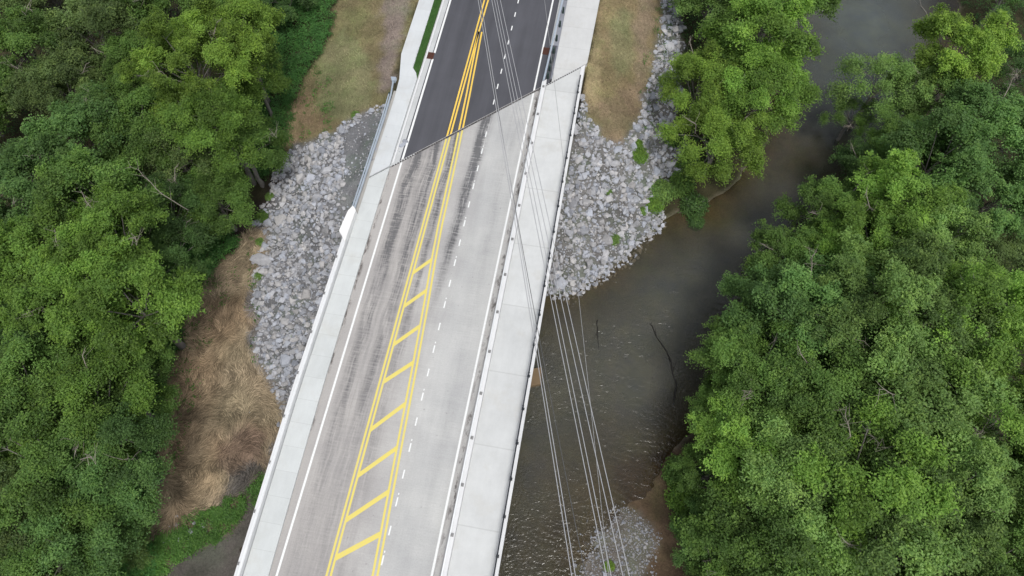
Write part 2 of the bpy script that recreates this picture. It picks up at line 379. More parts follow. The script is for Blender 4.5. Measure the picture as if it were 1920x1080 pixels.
for yr_, yl_ in hl:
    xr = XRI(yr_)-.02; xl = 3.84; h = .235
    MB().sheet([(xl, yl_-h), (xr, yr_-h), (xr, yr_+h), (xl, yl_+h)], .0062).build('hatch_bar', M_YEL, bridge)
# grass strip between kerb and sidewalk
# storm drain grates
def drain(x0, x1, y0, y1, label, n=7):
    o = empty('storm_drain', ((x0+x1)/2, (y0+y1)/2, .02)); tag(o, label, 'drain grate')
    cx, cy = (x0+x1)/2, (y0+y1)/2; a, b = (x1-x0)/2, (y1-y0)/2
    f = MB(); f.box(-a, a, -b, -b+.06, -.05, .03).box(-a, a, b-.06, b, -.05, .03).box(-a, -a+.06, -b+.061, b-.061, -.05, .03).box(a-.06, a, -b+.061, b-.061, -.05, .03)
    f.build('frame', M_RUST, o)
    MB().box(-a+.061, a-.061, -b+.061, b-.061, -.04, -.004).build('pit', M_JOINT, o)
    g = MB(); 
    for i in range(n):
        yy = -b+.09+(2*b-.18)*(i+.5)/n; g.box(-a+.062, a-.062, yy-.028, yy+.028, -.003, .024)
    g.build('grate', M_RUST, o)
drain(-.98, -.14, 50.85, 51.75, 'rusty storm drain grate in the left gutter beside the grass strip')
drain(10.98, 11.62, 53.55, 54.5, 'rusty storm drain grate in the right gutter beside the steel guardrail')

# ------------------------------------------------------------------ guardrails
def wbeam(pts, z0=.45, h=.31, d=.08):
    """corrugated W-beam along a polyline, corrugation pointing to +side"""
    prof = [(0, 0), (d, .06), (d, .10), (.0, .145), (0, .165), (d, .21), (d, .25), (0, .31)]
    m = MB(); n = len(pts); vs = []
    for th in (0, .012):
        for i in range(n):
            a = Vector(pts[max(i-1, 0)]); b = Vector(pts[min(i+1, n-1)]); t = (b-a).normalized(); nr = Vector((t.y, -t.x, 0))
            for q, z in prof: vs.append(Vector(pts[i])+nr*(q+th)+Vector((0, 0, z0+z)))
    k = len(prof); fs = []
    for L in (0, 1):
        o_ = L*n*k
        fs += [(o_+i*k+j, o_+i*k+j+1, o_+(i+1)*k+j+1, o_+(i+1)*k+j) for i in range(n-1) for j in range(k-1)]
    return m.add(vs, fs)
g1 = empty('guardrail', (-3.05, 39, 0)); tag(g1, 'galvanised steel guardrail with flared end along the left sidewalk above the riprap', 'guardrail')
gp = [(-2.95, 30.9, 0), (-2.93, 34, 0), (-2.95, 38, 0), (-2.96, 42, 0), (-3.05, 45.0, 0), (-3.3, 47.0, 0)]
off = Matrix.Translation((3.05, -39, 0))
def sh(m, d): m.v = [(x-d[0], y_-d[1], z) for x, y_, z in m.v]; return m
sh(wbeam(gp, .42, .31, .09), (-3.05, 39)).build('beam', M_GALV, g1)
sh(MB().slab([(-3.12, 30.9), (-2.99, 30.9), (-3.0, 42), (-3.12, 44.9), (-3.22, 44.9), (-3.14, 42)], .735, .75), (-3.05, 39)).build('top_channel', M_GALV, g1)
sh(MB().slab([(-3.32, 46.6), (-3.02, 46.7), (-2.98, 47.15), (-3.55, 47.1)], .35, .80), (-3.05, 39)).build('end_terminal', M_GALV, g1, .02)
for yy in np.arange(31.8, 46.9, 1.9):
    sh(MB().box(-3.26, -3.13, yy-.09, yy+.09, -2.4 if yy > 42 else -3.4, .68), (-3.05, 39)).build('post', M_GPOST, g1)
g2 = empty('guardrail', (12.0, 60, 0)); tag(g2, 'galvanised steel guardrail on dark posts between the asphalt road and right path', 'guardrail')
gp = [(11.75, 49.4, 0), (11.85, 53, 0), (11.95, 57, 0), (12.02, 61, 0), (12.05, 70, 0), (12.1, 120, 0)]
wb = wbeam(gp[::-1], .42, .31, .09); sh(wb, (12.0, 60)).build('beam', M_GALV, g2)
sh(MB().slab([(11.68, 49.4), (11.86, 49.4), (12.03, 57), (12.14, 61), (12.2, 120), (12.02, 120), (11.95, 61), (11.85, 57)], .735, .75), (12, 60)).build('top_channel', M_GALV, g2)
for yy in [50.35, 51.4, 52.5, 53.9, 55.7, 57.8, 59.9, 62, 64, 66, 68, 70, 72, 74, 76, 78]:
    x = lin(yy, [(49, 11.93), (57, 12.12), (61, 12.22), (80, 12.27)])
    sh(MB().box(x, x+.2, yy-.1, yy+.1, -.3, .74), (12, 60)).build('post', M_GPOST, g2)
# ------------------------------------------------------------------ terrain
WATER = -7.5
CP = [  # surveyed points: photo u, v and height
 (760,0,-.4),(745,110,-.5),(650,0,-1.6),(640,100,-2.2),(570,170,-3.8),(700,160,-.9),(600,230,-3.2),(545,260,-4.8),(620,-120,-1.8),(400,-150,-4.5),
 (300,300,-5),(0,0,-4.5),(0,1080,-5.5),(300,800,-6),(100,500,-5),(200,100,-5),(500,60,-4.6),(470,200,-5.2),
 (520,320,-6.1),(470,400,-6.3),(430,460,-6.4),(700,240,-1.1),(680,300,-1.6),(655,370,-2.5),(640,430,-3.2),(600,400,-3.9),(555,350,-4.6),(520,450,-5.6),
 (590,550,-4.9),(560,680,-5.6),(500,640,-6.1),(530,740,-6.3),(485,560,-6.1),(400,520,-5.9),(370,620,-5.5),(420,700,-5.6),(480,760,-6.2),(350,850,-5.7),(430,860,-6.2),
 (300,960,-6.1),(480,900,-7.2),(345,1010,-6.7),(400,1000,-7.2),(440,1000,-7.36),(310,1080,-7.2),(370,1080,-7.36),(430,1080,-7.42),(250,1060,-6.6),(150,1150,-6.4),(280,1180,-7.4),(400,1180,-7.5),
 (1110,60,-.4),(1101,130,-.4),(1180,20,-1.1),(1230,20,-2.6),(1160,180,-2.2),(1140,260,-3.2),(1092,210,-1.2),(1088,290,-2.8),(1070,380,-4.4),(1120,420,-5.4),
 (1200,330,-5.4),(1250,220,-5.0),(1280,60,-4.8),(1290,300,-7.1),(1245,400,-7.35),(1185,455,-7.4),(1110,520,-7.4),(1062,550,-7.5),(1035,480,-6.5),(1200,-100,-1.2),(1300,-100,-4.6),
 (1330,410,-7.6),(1350,330,-7.2),(1380,200,-6.5),(1380,60,-6.2),(1450,150,-7.7),(1460,0,-7.6),(1440,-150,-7.2),(1520,60,-8.3),
 (1450,430,-8.6),(1350,500,-8.5),(1250,560,-8.7),(1150,640,-8.7),(1060,760,-8.6),(1000,900,-8.4),(1100,800,-8.3),(1000,1040,-8.0),(1620,50,-9),(1600,200,-9),(1200,750,-8.8),(1300,600,-8.6),
 (1100,900,-7.95),(1060,980,-7.8),(1120,960,-7.62),(1105,1060,-7.45),(1150,1030,-7.38),(1180,960,-7.45),(1200,870,-7.75),(1245,900,-7.4),(1220,960,-7.40),(1235,1050,-7.1),(1080,1075,-7.48),(1100,1200,-7.3),(1000,1200,-7.9),
 (1700,-120,-9),(1800,-300,-9),(1560,480,-7.4),(1440,640,-7.4),(1390,760,-7.3),(1300,860,-7.0),(1290,1000,-6.4),(1500,750,-6),(1700,800,-5),(1900,1000,-5),
 (1600,1000,-5.5),(1650,500,-6),(1900,500,-5),(1700,350,-7),(1640,330,-7.5),(1780,200,-7.2),(1850,100,-7),(1900,0,-6.6),(1800,-60,-7.3),(1990,-200,-6),
]
pts = [at(*p) for p in CP]
pts += [np.array(p, float) for p in [(6,38,-3),(0,33,-3.5),(12,45,-3.2),(3,26,-6.8),(9,30,-7.6),(6,20,-8.6),(6,10,-8.6),(2,0,-8.6),(-3,-4,-7.7),(-16,-20,-8.5),(-40,-60,-8.5),(10,-15,-7.5),
    (20,-20,-5),(60,-40,-4),(-40,-5,-5),(-80,40,-4),(-80,-40,-4),(-60,110,-4),(5,70,-1),(5,130,-1),(90,40,-4.5),(110,100,-4),(60,200,-8.8),(100,300,-4),(30,160,-4),(-100,200,-3),(180,50,-3),(-160,0,-3)]]
PT = np.array(pts); 
D = np.sqrt(((PT[:, None, :2]-PT[None, :, :2])**2).sum(-1)+.4)
n_ = len(PT); A = np.zeros((n_+3, n_+3)); A[:n_, :n_] = D - np.eye(n_)*.15; A[:n_, n_] = 1; A[:n_, n_+1:] = PT[:, :2]; A[n_:, :n_] = A[:n_, n_:].T
W_ = np.linalg.solve(A, np.concatenate([PT[:, 2], np.zeros(3)]))
def ground0(x, y):
    x = np.asarray(x, float); y = np.asarray(y, float); sh_ = x.shape; x = x.ravel(); y = y.ravel(); z = np.zeros(len(x))
    for i in range(0, len(x), 40000):
        a, b = x[i:i+40000], y[i:i+40000]
        d = np.sqrt((a[:, None]-PT[None, :, 0])**2+(b[:, None]-PT[None, :, 1])**2+.4)
        z[i:i+40000] = d@W_[:n_]+W_[n_]+W_[n_+1]*a+W_[n_+2]*b
    far = np.clip((np.hypot(x-10, y-40)-150)/100, 0, 1)
    z = z*(1-far)+(-3.5)*far
    # road embankment
    jy = 36.75+(x+.97)*.9669+1.3
    dx = np.maximum(np.maximum(-3.3-x, x-16.1), 0); dy = np.maximum(jy-y, 0)
    em = -.26-np.where(y > 49, .34, .62)*dx-.8*dy
    em = np.where((dx > 9) | (dy > 8), -50, em)
    z = np.maximum(z, em)
    under = (x > -3.0) & (x < 15.6) & (y < jy-1.2)
    z = np.where(under, np.minimum(z, -2.6), z)
    z = np.where((x > -3.4) & (x < 16.05) & (y >= jy-1.2), np.minimum(z, -.26), z)
    return z.reshape(sh_)
def ground(x, y):
    z = ground0(x, y); r = wob(x, y, 1.1, 1)*.10+wob(x, y, 3.1, 2, 2)*.035
    onr = (x > -3.6) & (x < 16.2) & (y > 36)
    return np.where(onr, z, z+r)
def axis(a, b, st, lo, hi):
    c = list(np.arange(a, b, st)); s = st; l = []; v = a
    while v > lo: s *= 1.35; v -= s; l.append(v)
    s = st; h = []; v = c[-1]
    while v < hi: s *= 1.35; v += s; h.append(v)
    return np.array(l[::-1]+c+h)
gx = axis(-46, 66, .36, -900, 900); gy = axis(-10, 88, .36, -700, 1300)
GX, GY = np.meshgrid(gx, gy); GZ = ground(GX, GY)
# kinds of ground, outlined in the survey and softened
TAN_R = [(1122,-400),(1124,0),(1100,122),(1093,175),(1110,225),(1135,262),(1165,268),(1192,240),(1210,180),(1222,110),(1240,40),(1248,0),(1262,-400)]
GRASS_L = [(640,-300),(632,0),(620,60),(600,110),(572,150),(556,195),(538,272),(590,262),(640,240),(680,212),(728,205),(737,160),(752,105),(790,0),(850,-300)]
LAID = [(470,430),(500,430),(500,470),(478,520),(478,600),(474,660),(490,690),(510,720),(530,765),(545,780),(500,870),(480,890),(430,940),(390,960),(330,975),(285,1010),(268,990),(285,900),(305,800),(320,700),(345,620),(360,560),(400,510),(440,470)]
RIP_L = [(548,272),(590,262),(640,238),(680,212),(732,195),(760,150),(760,420),(600,800),(515,850),(525,770),(505,715),(474,660),(478,590),(482,520),(470,480),(496,450),(478,420),(500,370),(515,320)]
SMOOTH_L = [(672,225),(726,205),(716,250),(690,330),(668,385),(650,400),(640,360),(650,300),(640,260)]
RIP_R = [(1085,190),(1093,175),(1110,225),(1135,262),(1165,268),(1192,240),(1210,180),(1222,110),(1240,40),(1242,-300),(1300,-300),(1278,60),(1280,140),(1270,230),(1285,300),(1275,330),(1215,350),(1240,412),(1195,455),(1150,500),(1100,530),(1070,556),(1020,560),(1020,400)]
BAR = [(1125,965),(1150,945),(1180,955),(1215,975),(1235,1000),(1228,1040),(1200,1085),(1200,1300),(1060,1300),(1085,1085),(1098,1040),(1108,1000)]
BROWN = [(1150,870),(1200,850),(1290,840),(1300,1300),(1200,1300),(1222,1040),(1228,990),(1175,940),(1150,915)]
MUD_L = [(440,880),(520,860),(530,1300),(150,1300),(300,1075),(360,1030),(400,990)]
GREEN_L = [(395,960),(450,930),(462,945),(440,980),(380,1020),(330,1055),(290,1085),(230,1085),(240,1020),(290,1010),(340,975)]
GREEN_L2 = [(455,925),(490,880),(515,860),(520,890),(470,950)]
DITCH = [(517,312),(530,318),(505,380),(470,425),(440,470),(420,468),(440,430),(480,390)]
STRIPG = [(-1.8,49.2)]
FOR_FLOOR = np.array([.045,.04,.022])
COLS = [(TAN_R,(.235,.185,.105),0),(GRASS_L,(.185,.155,.085),0),([(600,110),(640,50),(700,110),(700,190),(650,232),(600,205)],(.185,.175,.095),0),([(705,-300),(850,-300),(745,110),(735,165),(712,165),(720,80)],(.215,.175,.15),0),([(540,190),(590,175),(615,225),(570,262),(535,275)],(.23,.17,.105),0),([(1150,30),(1185,20),(1190,110),(1160,150),(1145,90)],(.20,.185,.10),0),([(1190,60),(1250,-300),(1262,-300),(1215,130),(1192,170)],(.225,.175,.12),0),([(1110,190),(1215,150),(1192,250),(1165,275),(1130,262)],(.205,.155,.10),0),([(1093,150),(1115,60),(1135,60),(1125,170),(1110,190)],(.30,.245,.14),0),(RIP_L,(.158,.158,.164),0),(SMOOTH_L,(.170,.172,.180),0),(RIP_R,(.155,.15,.145),0),(LAID,(.225,.178,.118),0),([(400,850),(470,800),(500,800),(490,880),(440,900)],(.18,.13,.095),0),
        (MUD_L,(.098,.088,.080),0),(BAR,(.125,.112,.098),0),(BROWN,(.10,.068,.044),0),(GREEN_L,(.13,.105,.065),0),(GREEN_L2,(.13,.11,.08),0),(DITCH,(.04,.03,.026),0)]
P3 = np.stack([GX, GY, GZ], -1).reshape(-1, 3); PU, PV = survey(P3)
ju = wob(P3[:, 0], P3[:, 1], 1.9, 5)*13; jv = wob(P3[:, 0], P3[:, 1], 1.9, 11)*13
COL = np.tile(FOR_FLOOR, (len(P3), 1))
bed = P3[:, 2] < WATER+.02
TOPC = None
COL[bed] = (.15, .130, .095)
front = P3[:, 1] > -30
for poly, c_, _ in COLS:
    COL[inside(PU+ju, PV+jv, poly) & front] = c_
vv = 1+.30*wob(P3[:, 0], P3[:, 1], .9, 13, 4)+.18*wob(P3[:, 0], P3[:, 1], 3.5, 23, 3); COL *= np.clip(vv, .5, 1.6)[:, None]
gr_ = np.clip(wob(P3[:, 0], P3[:, 1], .75, 31, 3), 0, 1)[:, None]; hay_ = inside(PU, PV, [(p[0], p[1]) for p in LAID]); gr_[hay_] *= .25; dry = COL[:, :1] > COL[:, 1:2]
COL = np.where(dry, COL*(1-gr_*np.array([.20, .03, .18])), COL)
gsh = GX.shape; C2 = COL.reshape(*gsh, 3)
for _ in range(1):
    C2[1:-1, 1:-1] = (C2[1:-1, 1:-1]*2+C2[:-2, 1:-1]+C2[2:, 1:-1]+C2[1:-1, :-2]+C2[1:-1, 2:])/6
COL = C2.reshape(-1, 3)
def soil_at(x, y):
    i = np.clip(np.searchsorted(gy, y), 0, len(gy)-1); j = np.clip(np.searchsorted(gx, x), 0, len(gx)-1); return COL.reshape(*gsh, 3)[i, j]
me = bpy.data.meshes.new('ground'); ny, nx = gsh
ii = (np.arange(ny-1)[:, None]*nx+np.arange(nx-1)[None, :]).ravel()
fc = np.stack([ii, ii+1, ii+nx+1, ii+nx], 1)
me.vertices.add(len(P3)); me.vertices.foreach_set('co', P3.astype(np.float32).ravel())
me.loops.add(fc.size); me.loops.foreach_set('vertex_index', fc.astype(np.int32).ravel())
me.polygons.add(len(fc)); me.polygons.foreach_set('loop_start', np.arange(len(fc), dtype=np.int32)*4)
me.update(calc_edges=True); me.shade_smooth()
ca = me.attributes.new('soil', 'FLOAT_VECTOR', 'POINT'); ca.data.foreach_set('vector', COL.astype(np.float32).ravel())
t = NT('soil_and_dry_turf'); p = t.pos(); ac = t.new('ShaderNodeAttribute', attribute_name='soil').outputs['Vector']
n1 = t.noise(p, .9, 6, .7); n2 = t.noise(p, 6, 5, .75); n3 = t.noise(p, .33, 5, .7)
v = t.math('ADD', t.ramp(n1, .3, .7, .78, 1.2), t.ramp(n2, .3, .7, -.3, .3))
cc = t.mix(1.0, ac, t.new('ShaderNodeCombineXYZ', {0: v, 1: v, 2: v}).outputs[0], 'MULTIPLY')
wet = t.new('ShaderNodeSeparateXYZ', {0: p}).outputs[2]
cc = t.mix(t.math('MULTIPLY', t.ramp(n3, .48, .7), .35), cc, t.mix(1.0, cc, (.7, 1.15, .6), 'MULTIPLY'))
t.bump(n2, .9, .12); me.materials.append(t.fin(cc, .95, 0, .15))
gr = link(bpy.data.objects.new('ground', me)); tag(gr, kind='structure')
# ------------------------------------------------------------------ water
t = NT('creek_water'); t.n.remove(t.b); p = t.pos()
geo = t.new('ShaderNodeNewGeometry')
big = t.noise(p, .12, 3, .5)
def wave(rot, sc, dist, ds):
    v = t.new('ShaderNodeMapping', {'Vector': p, 'Rotation': (0, 0, rot)}).outputs[0]
    return t.new('ShaderNodeTexWave', {'Vector': v, 'Scale': sc, 'Distortion': dist, 'Detail': 2.0, 'Detail Scale': ds, 'Detail Roughness': .5}).outputs[0 if False else 'Fac']
a = t.math('MULTIPLY', wave(1.9, .42, 16.0, .6), t.ramp(t.noise(p, .5, 3), .35, .65, .5, 1)); b = t.math('MULTIPLY', wave(.6, .7, 18.0, .8), t.ramp(t.noise(p, .38, 2), .35, .65, .7, .35))
b = t.math('ADD', b, t.math('MULTIPLY', t.noise(t.scale(p, (1.3, 2.5, 1)), 1.1, 1.6, .5, 1.6), 4.6))
yy = t.new('ShaderNodeSeparateXYZ', {0: p}).outputs[1]
amp = t.math('MULTIPLY', t.ramp(yy, 28, 52, 1, .10), t.ramp(big, .35, .6, .5, 1.0))
h = t.math('MULTIPLY', t.math('ADD', a, t.math('MULTIPLY', b, .6)), amp)
bp = t.new('ShaderNodeBump', {'Height': h, 'Strength': 1.0, 'Distance': .021}).outputs[0]
gl = t.new('ShaderNodeBsdfGlossy', {'Roughness': .15, 'Color': (1, 1, 1, 1), 'Normal': bp})
turb_sky = t.mix(t.ramp(yy, 25, 55), (.094, .092, .074), (.092, .107, .102))  # murky water colour; upstream the pale sky reflection is painted into it
pv = t.ramp(t.noise(p, .16, 5, .65, 1.0), .35, .68); turb_sky = t.mix(t.math('MULTIPLY', pv, .55), turb_sky, (.054, .064, .052))
turb_sky = t.mix(1.0, turb_sky, t.new('ShaderNodeCombineXYZ', {0: t.ramp(t.noise(p, .45, 4, .7), .3, .7, .86, 1.14), 1: t.ramp(t.noise(p, .45, 4, .7), .3, .7, .88, 1.12), 2: 1.0}).outputs[0], 'MULTIPLY')
df = t.new('ShaderNodeBsdfDiffuse', {'Color': turb_sky, 'Normal': bp})
tr = t.new('ShaderNodeBsdfTransparent', {'Color': (.62, .56, .44, 1)})
cl = t.new('ShaderNodeMixShader', {0: t.ramp(t.new('ShaderNodeAttribute', attribute_name='depth').outputs['Fac'], .0, 1.5, .05, .84)}); t.t.links.new(tr.outputs[0], cl.inputs[1]); t.t.links.new(df.outputs[0], cl.inputs[2])
fr = t.new('ShaderNodeFresnel', {'IOR': 1.33, 'Normal': bp})
mx = t.new('ShaderNodeMixShader', {0: fr.outputs[0]}); t.t.links.new(cl.outputs[0], mx.inputs[1]); t.t.links.new(gl.outputs[0], mx.inputs[2])
t.t.links.new(mx.outputs[0], t.out.inputs['Surface']); M_WATER = t.m
wx = gx[(gx > -150) & (gx < 180)][::2]; wy = gy[(gy > -170) & (gy < 430)][::2]; WX, WY = np.meshgrid(wx, wy)
WV = np.column_stack([WX.ravel(), WY.ravel(), np.full(WX.size, WATER)]); nx = len(wx); ny = len(wy)
ii = (np.arange(ny-1)[:, None]*nx+np.arange(nx-1)[None, :]).ravel(); fc = np.stack([ii, ii+1, ii+nx+1, ii+nx], 1)
me = bpy.data.meshes.new('water'); me.vertices.add(len(WV)); me.vertices.foreach_set('co', WV.astype(np.float32).ravel())
me.loops.add(fc.size); me.loops.foreach_set('vertex_index', fc.astype(np.int32).ravel()); me.polygons.add(len(fc)); me.polygons.foreach_set('loop_start', np.arange(len(fc), dtype=np.int32)*4)
me.update(calc_edges=True); da = me.attributes.new('depth', 'FLOAT', 'POINT'); da.data.foreach_set('value', np.clip(WATER-ground(WX, WY), 0, 5).astype(np.float32).ravel()); me.materials.append(M_WATER)
tag(link(bpy.data.objects.new('water', me)), kind='structure')

# ------------------------------------------------------------------ scatter helpers
rng = np.random.default_rng(11)
def scatter(poly, n, margin=0, holes=()):
    us = [p[0] for p in poly]; vs = [max(min(p[1], 1180), -160) for p in poly]
    cs = [at(u, v, z)[:2] for u in (min(us), max(us)) for v in (min(vs), max(vs)) for z in (0, -8)]
    lo = np.min(cs, 0); hi = np.max(cs, 0); out = []; tot = 0
    while tot < n:
        q = rng.uniform(lo, hi, (n*3, 2)); z = ground(q[:, 0], q[:, 1]); P = np.column_stack([q, z]); u, v = survey(P)
        j = wob(q[:, 0], q[:, 1], 1.9, 5)*10
        k = inside(u+j, v+j*.7, poly)
        for h_ in holes: k &= ~inside(u+j, v+j*.7, h_)
        k &= ~((P[:, 0] > -3.1) & (P[:, 0] < 15.7)) | (P[:, 1] < 40)
        P = P[k]; out.append(P); tot += len(P)
        if not len(P): break
    return np.concatenate(out)[:n]
# ------------------------------------------------------------------ rocks
def hull_rock(seed):
    r = random.Random(seed); bm = bmesh.new()
    sx, sy, sz = r.uniform(.8, 1.15), r.uniform(.65, 1.0), r.uniform(.5, .8)
    for i in range(15):
        d = Vector((r.gauss(0, 1), r.gauss(0, 1), r.gauss(0, 1))).normalized()
        m_ = max(abs(d.x), abs(d.y), abs(d.z)); d = d*(1-.35)+d/m_*.35
        d *= r.uniform(.82, 1.05); bm.verts.new((d.x*sx, d.y*sy, d.z*sz))
    res = bmesh.ops.convex_hull(bm, input=bm.verts[:])
    bmesh.ops.delete(bm, geom=[g for g in res['geom_interior'] if isinstance(g, bmesh.types.BMVert)], context='VERTS')
    bmesh.ops.dissolve_limit(bm, angle_limit=R(14), verts=bm.verts[:], edges=bm.edges[:])
    bmesh.ops.bevel(bm, geom=bm.edges[:], offset=.05, segments=1, affect='EDGES', clamp_overlap=True)
    bmesh.ops.triangulate(bm, faces=bm.faces[:])
    me = bpy.data.meshes.new('riprap_rock'); bm.to_mesh(me); bm.free(); return me
def rock_mat(name, inst):
    t = NT(name); p = t.pos() if not inst else t.obj(); q = t.pos()
    if inst: rv = t.new('ShaderNodeObjectInfo').outputs['Random']
    else: rv = t.new('ShaderNodeAttribute', attribute_name='tone').outputs['Fac']
    n = t.noise(q, 3.5, 6, .7); f = t.noise(q, 22, 3, .7)
    v = t.math('ADD', t.ramp(rv, 0, 1, .72, 1.28), t.math('ADD', t.ramp(n, .3, .7, -.16, .16), t.ramp(f, .3, .7, -.1, .1)))
    h2 = t.math('FRACT', t.math('MULTIPLY', rv, 7.31))
    base = t.mix(h2, (.30, .318, .36), (.365, .355, .35))
    c = t.mix(1.0, base, t.new('ShaderNodeCombineXYZ', {0: v, 1: v, 2: v}).outputs[0], 'MULTIPLY')
    t.bump(f, .5, .03); return t.fin(c, .88, 0, .25)
M_ROCK = rock_mat('limestone_rock', True); M_ROCKS = rock_mat('limestone_rubble', False)
rocks = [hull_rock(s) for s in range(12)]
for r_ in rocks: r_.materials.append(M_ROCK)
def put_rocks(poly, n, r0, r1, label, group, mind=.8, holes=(), sink=.15, bag=None):
    P = scatter(poly, n*14, holes=holes); got = bag if bag is not None else []; c = 0
    for x, y, z in P:
        if c >= n: break
        r = r0+(r1-r0)*rng.random()**2
        if any((x-a)**2+(y-b)**2 < (mind*(r+q))**2 for a, b, q in got): continue
        got.append((x, y, r)); c += 1
        o = bpy.data.objects.new('riprap_rock', rocks[int(rng.integers(12))]); o.location = (x, y, z+r*sink)
        o.rotation_euler = (rng.normal()*.35, rng.normal()*.35, rng.uniform(0, 6.28)); o.scale = (r, r, r)*np.array([1, rng.uniform(.8, 1.1), rng.uniform(.75, 1.1)])
        tag(o, label, 'rock', group); link(o)
    return got
bagL = put_rocks(RIP_L, 128, .36, .74, 'angular grey limestone rock among the riprap left of the bridge', 'riprap rocks left of the bridge', holes=(SMOOTH_L,))
bagR = put_rocks(RIP_R, 138, .38, .84, 'angular grey limestone rock among the riprap right of the bridge', 'riprap rocks right of the bridge')
put_rocks(BAR, 12, .14, .30, 'pale stone lying on the gravel bar under the power lines', 'stones on the gravel bar', mind=1.2)
put_rocks([(310,965),(385,945),(405,990),(350,1035),(300,1020)], 26, .14, .36, 'pale rock among weeds at the lower left creek bank', 'rocks in the weeds at lower left', mind=.9)
b0 = at(490, 487, -5.6)
bo = bpy.data.objects.new('boulder', hull_rock(77)); bo.data.materials.append(M_ROCK); bo.location = (b0[0], b0[1], -5.5); bo.scale = (1.15, .95, .8)
tag(bo, 'largest pale boulder at the left tip of the riprap beside the brown grass', 'boulder'); link(bo)
# rubble filling the riprap: one mass
RV = []
for s in range(10):
    m_ = hull_rock(200+s); V = np.array([v.co[:] for v in m_.vertices]); T = np.array([p.vertices[:] for p in m_.polygons]); RV.append((V, T)); bpy.data.meshes.remove(m_)
def rubble(name, sets, label, cat):
    Vs, tn = [], []
    for P, rr in sets:
        for (x, y, z), r in zip(P, rr):
            V, T = RV[int(rng.integers(10))]; a, b, c = rng.normal()*.5, rng.normal()*.5, rng.uniform(0, 6.28)
            M = np.array((Matrix.Rotation(c, 3, 'Z') @ Matrix.Rotation(a, 3, 'X') @ Matrix.Rotation(b, 3, 'Y')))
            q = V[T.ravel()]@M.T*r+np.array([x, y, z+r*.12]); Vs.append(q); tn.append(np.full(len(T), rng.random()))
    V = np.concatenate(Vs); tn = np.concatenate(tn); nf = len(tn)
    me = quads_mesh(name, V, nf, M_ROCKS, {}, 3)
    a_ = me.attributes.new('tone', 'FLOAT', 'FACE'); a_.data.foreach_set('value', (tn-(1.1 if 'pebble' in name else 0)).astype(np.float32))
    o = link(bpy.data.objects.new(name, me)); tag(o, label, cat, kind='stuff')
def SHORE(P): return P[P[:, 2] > WATER-.22]
SHALLOWS = [(1040,960),(1110,930),(1160,930),(1240,1000),(1230,1090),(1200,1300),(1000,1300),(1010,1090)]
RIM_R = [(1290,300),(1282,335),(1235,365),(1255,420),(1205,470),(1160,515),(1105,545),(1070,572),(1050,560),(1100,522),(1150,492),(1190,450),(1235,405),(1215,350),(1275,325)]
def sizes(n, a, b, e=2.0): return a+(b-a)*rng.random(n)**e
rubble('riprap_rubble', [(scatter(RIP_L, 2500, holes=(SMOOTH_L,)), sizes(2500, .16, .46, 2.0)), (scatter(RIP_L, 4200, holes=(SMOOTH_L,)), sizes(4200, .08, .21)), (scatter(SMOOTH_L, 260), sizes(260, .04, .16, 3)),
        (scatter(RIM_R, 420), sizes(420, .12, .38, 2.0)), (scatter(RIP_R, 1900), sizes(1900, .16, .50, 2.2)), (scatter(RIP_R, 4000), sizes(4000, .08, .21))], 'broken grey limestone filling the riprap slopes on both sides of the bridge', 'rubble')
rubble('gravel_bar_pebbles', [(SHORE(scatter(BAR, 2200)), sizes(2200, .03, .10, 2)), (SHORE(scatter(SHALLOWS, 1500)), sizes(1500, .05, .19, 3)), (scatter([(470,770),(535,770),(520,860),(490,880)], 90), sizes(90, .05, .2))], 'small mixed pebbles on the gravel bar under the power lines', 'pebbles')
# ------------------------------------------------------------------ grass blades
def blade_mat(name, c1, c2, c3):
    t = NT(name); s = t.new('ShaderNodeSeparateXYZ', {0: t.new('ShaderNodeAttribute', attribute_name='var').outputs['Vector']})
    v = t.ramp(s.outputs[0], 0, 1, c1, c2)
    c = t.mix(1.0, t.new('ShaderNodeAttribute', attribute_name='tint').outputs['Vector'], t.new('ShaderNodeCombineXYZ', {0: v, 1: v, 2: v}).outputs[0], 'MULTIPLY')
    c = t.mix(t.math('MULTIPLY', t.ramp(s.outputs[1], .6, 1), .5), c, t.mix(1.0, c, c3, 'MULTIPLY')); return t.fin(c, .8, 0, .2)
def blades(name, P, ang, L, w, rise, m, label, cat, var, tint=None):
    n = len(P); d = np.column_stack([np.cos(ang), np.sin(ang), np.zeros(n)]); s = np.column_stack([-np.sin(ang), np.cos(ang), np.zeros(n)])
    bend = rng.normal(0, .25, n)[:, None]; L = L[:, None]; w = w[:, None]; rise = rise[:, None]; z = np.array([0, 0, 1.0])
    p0 = P; p1 = P+d*L*.5+z*rise; p2 = P+d*L+s*bend*L*.5+z*rise*.75
    s1 = s*w*.5
    V = np.stack([p0-s1, p0+s1, p1+s1*.8, p1-s1*.8, p1-s1*.8, p1+s1*.8, p2+s1*.2, p2-s1*.2], 1).reshape(-1, 3)
    me = quads_mesh(name, V, n*2, m, {'var': np.repeat(var, 2, 0), 'tint': np.repeat(soil_at(P[:, 0], P[:, 1]) if tint is None else np.tile(np.array(tint), (n, 1)), 2, 0)}); o = link(bpy.data.objects.new(name, me)); tag(o, label, cat, kind='stuff'); return o
M_HAY = blade_mat('dead_laid_grass',   .5, 1.95, (1.08, .92, .82))
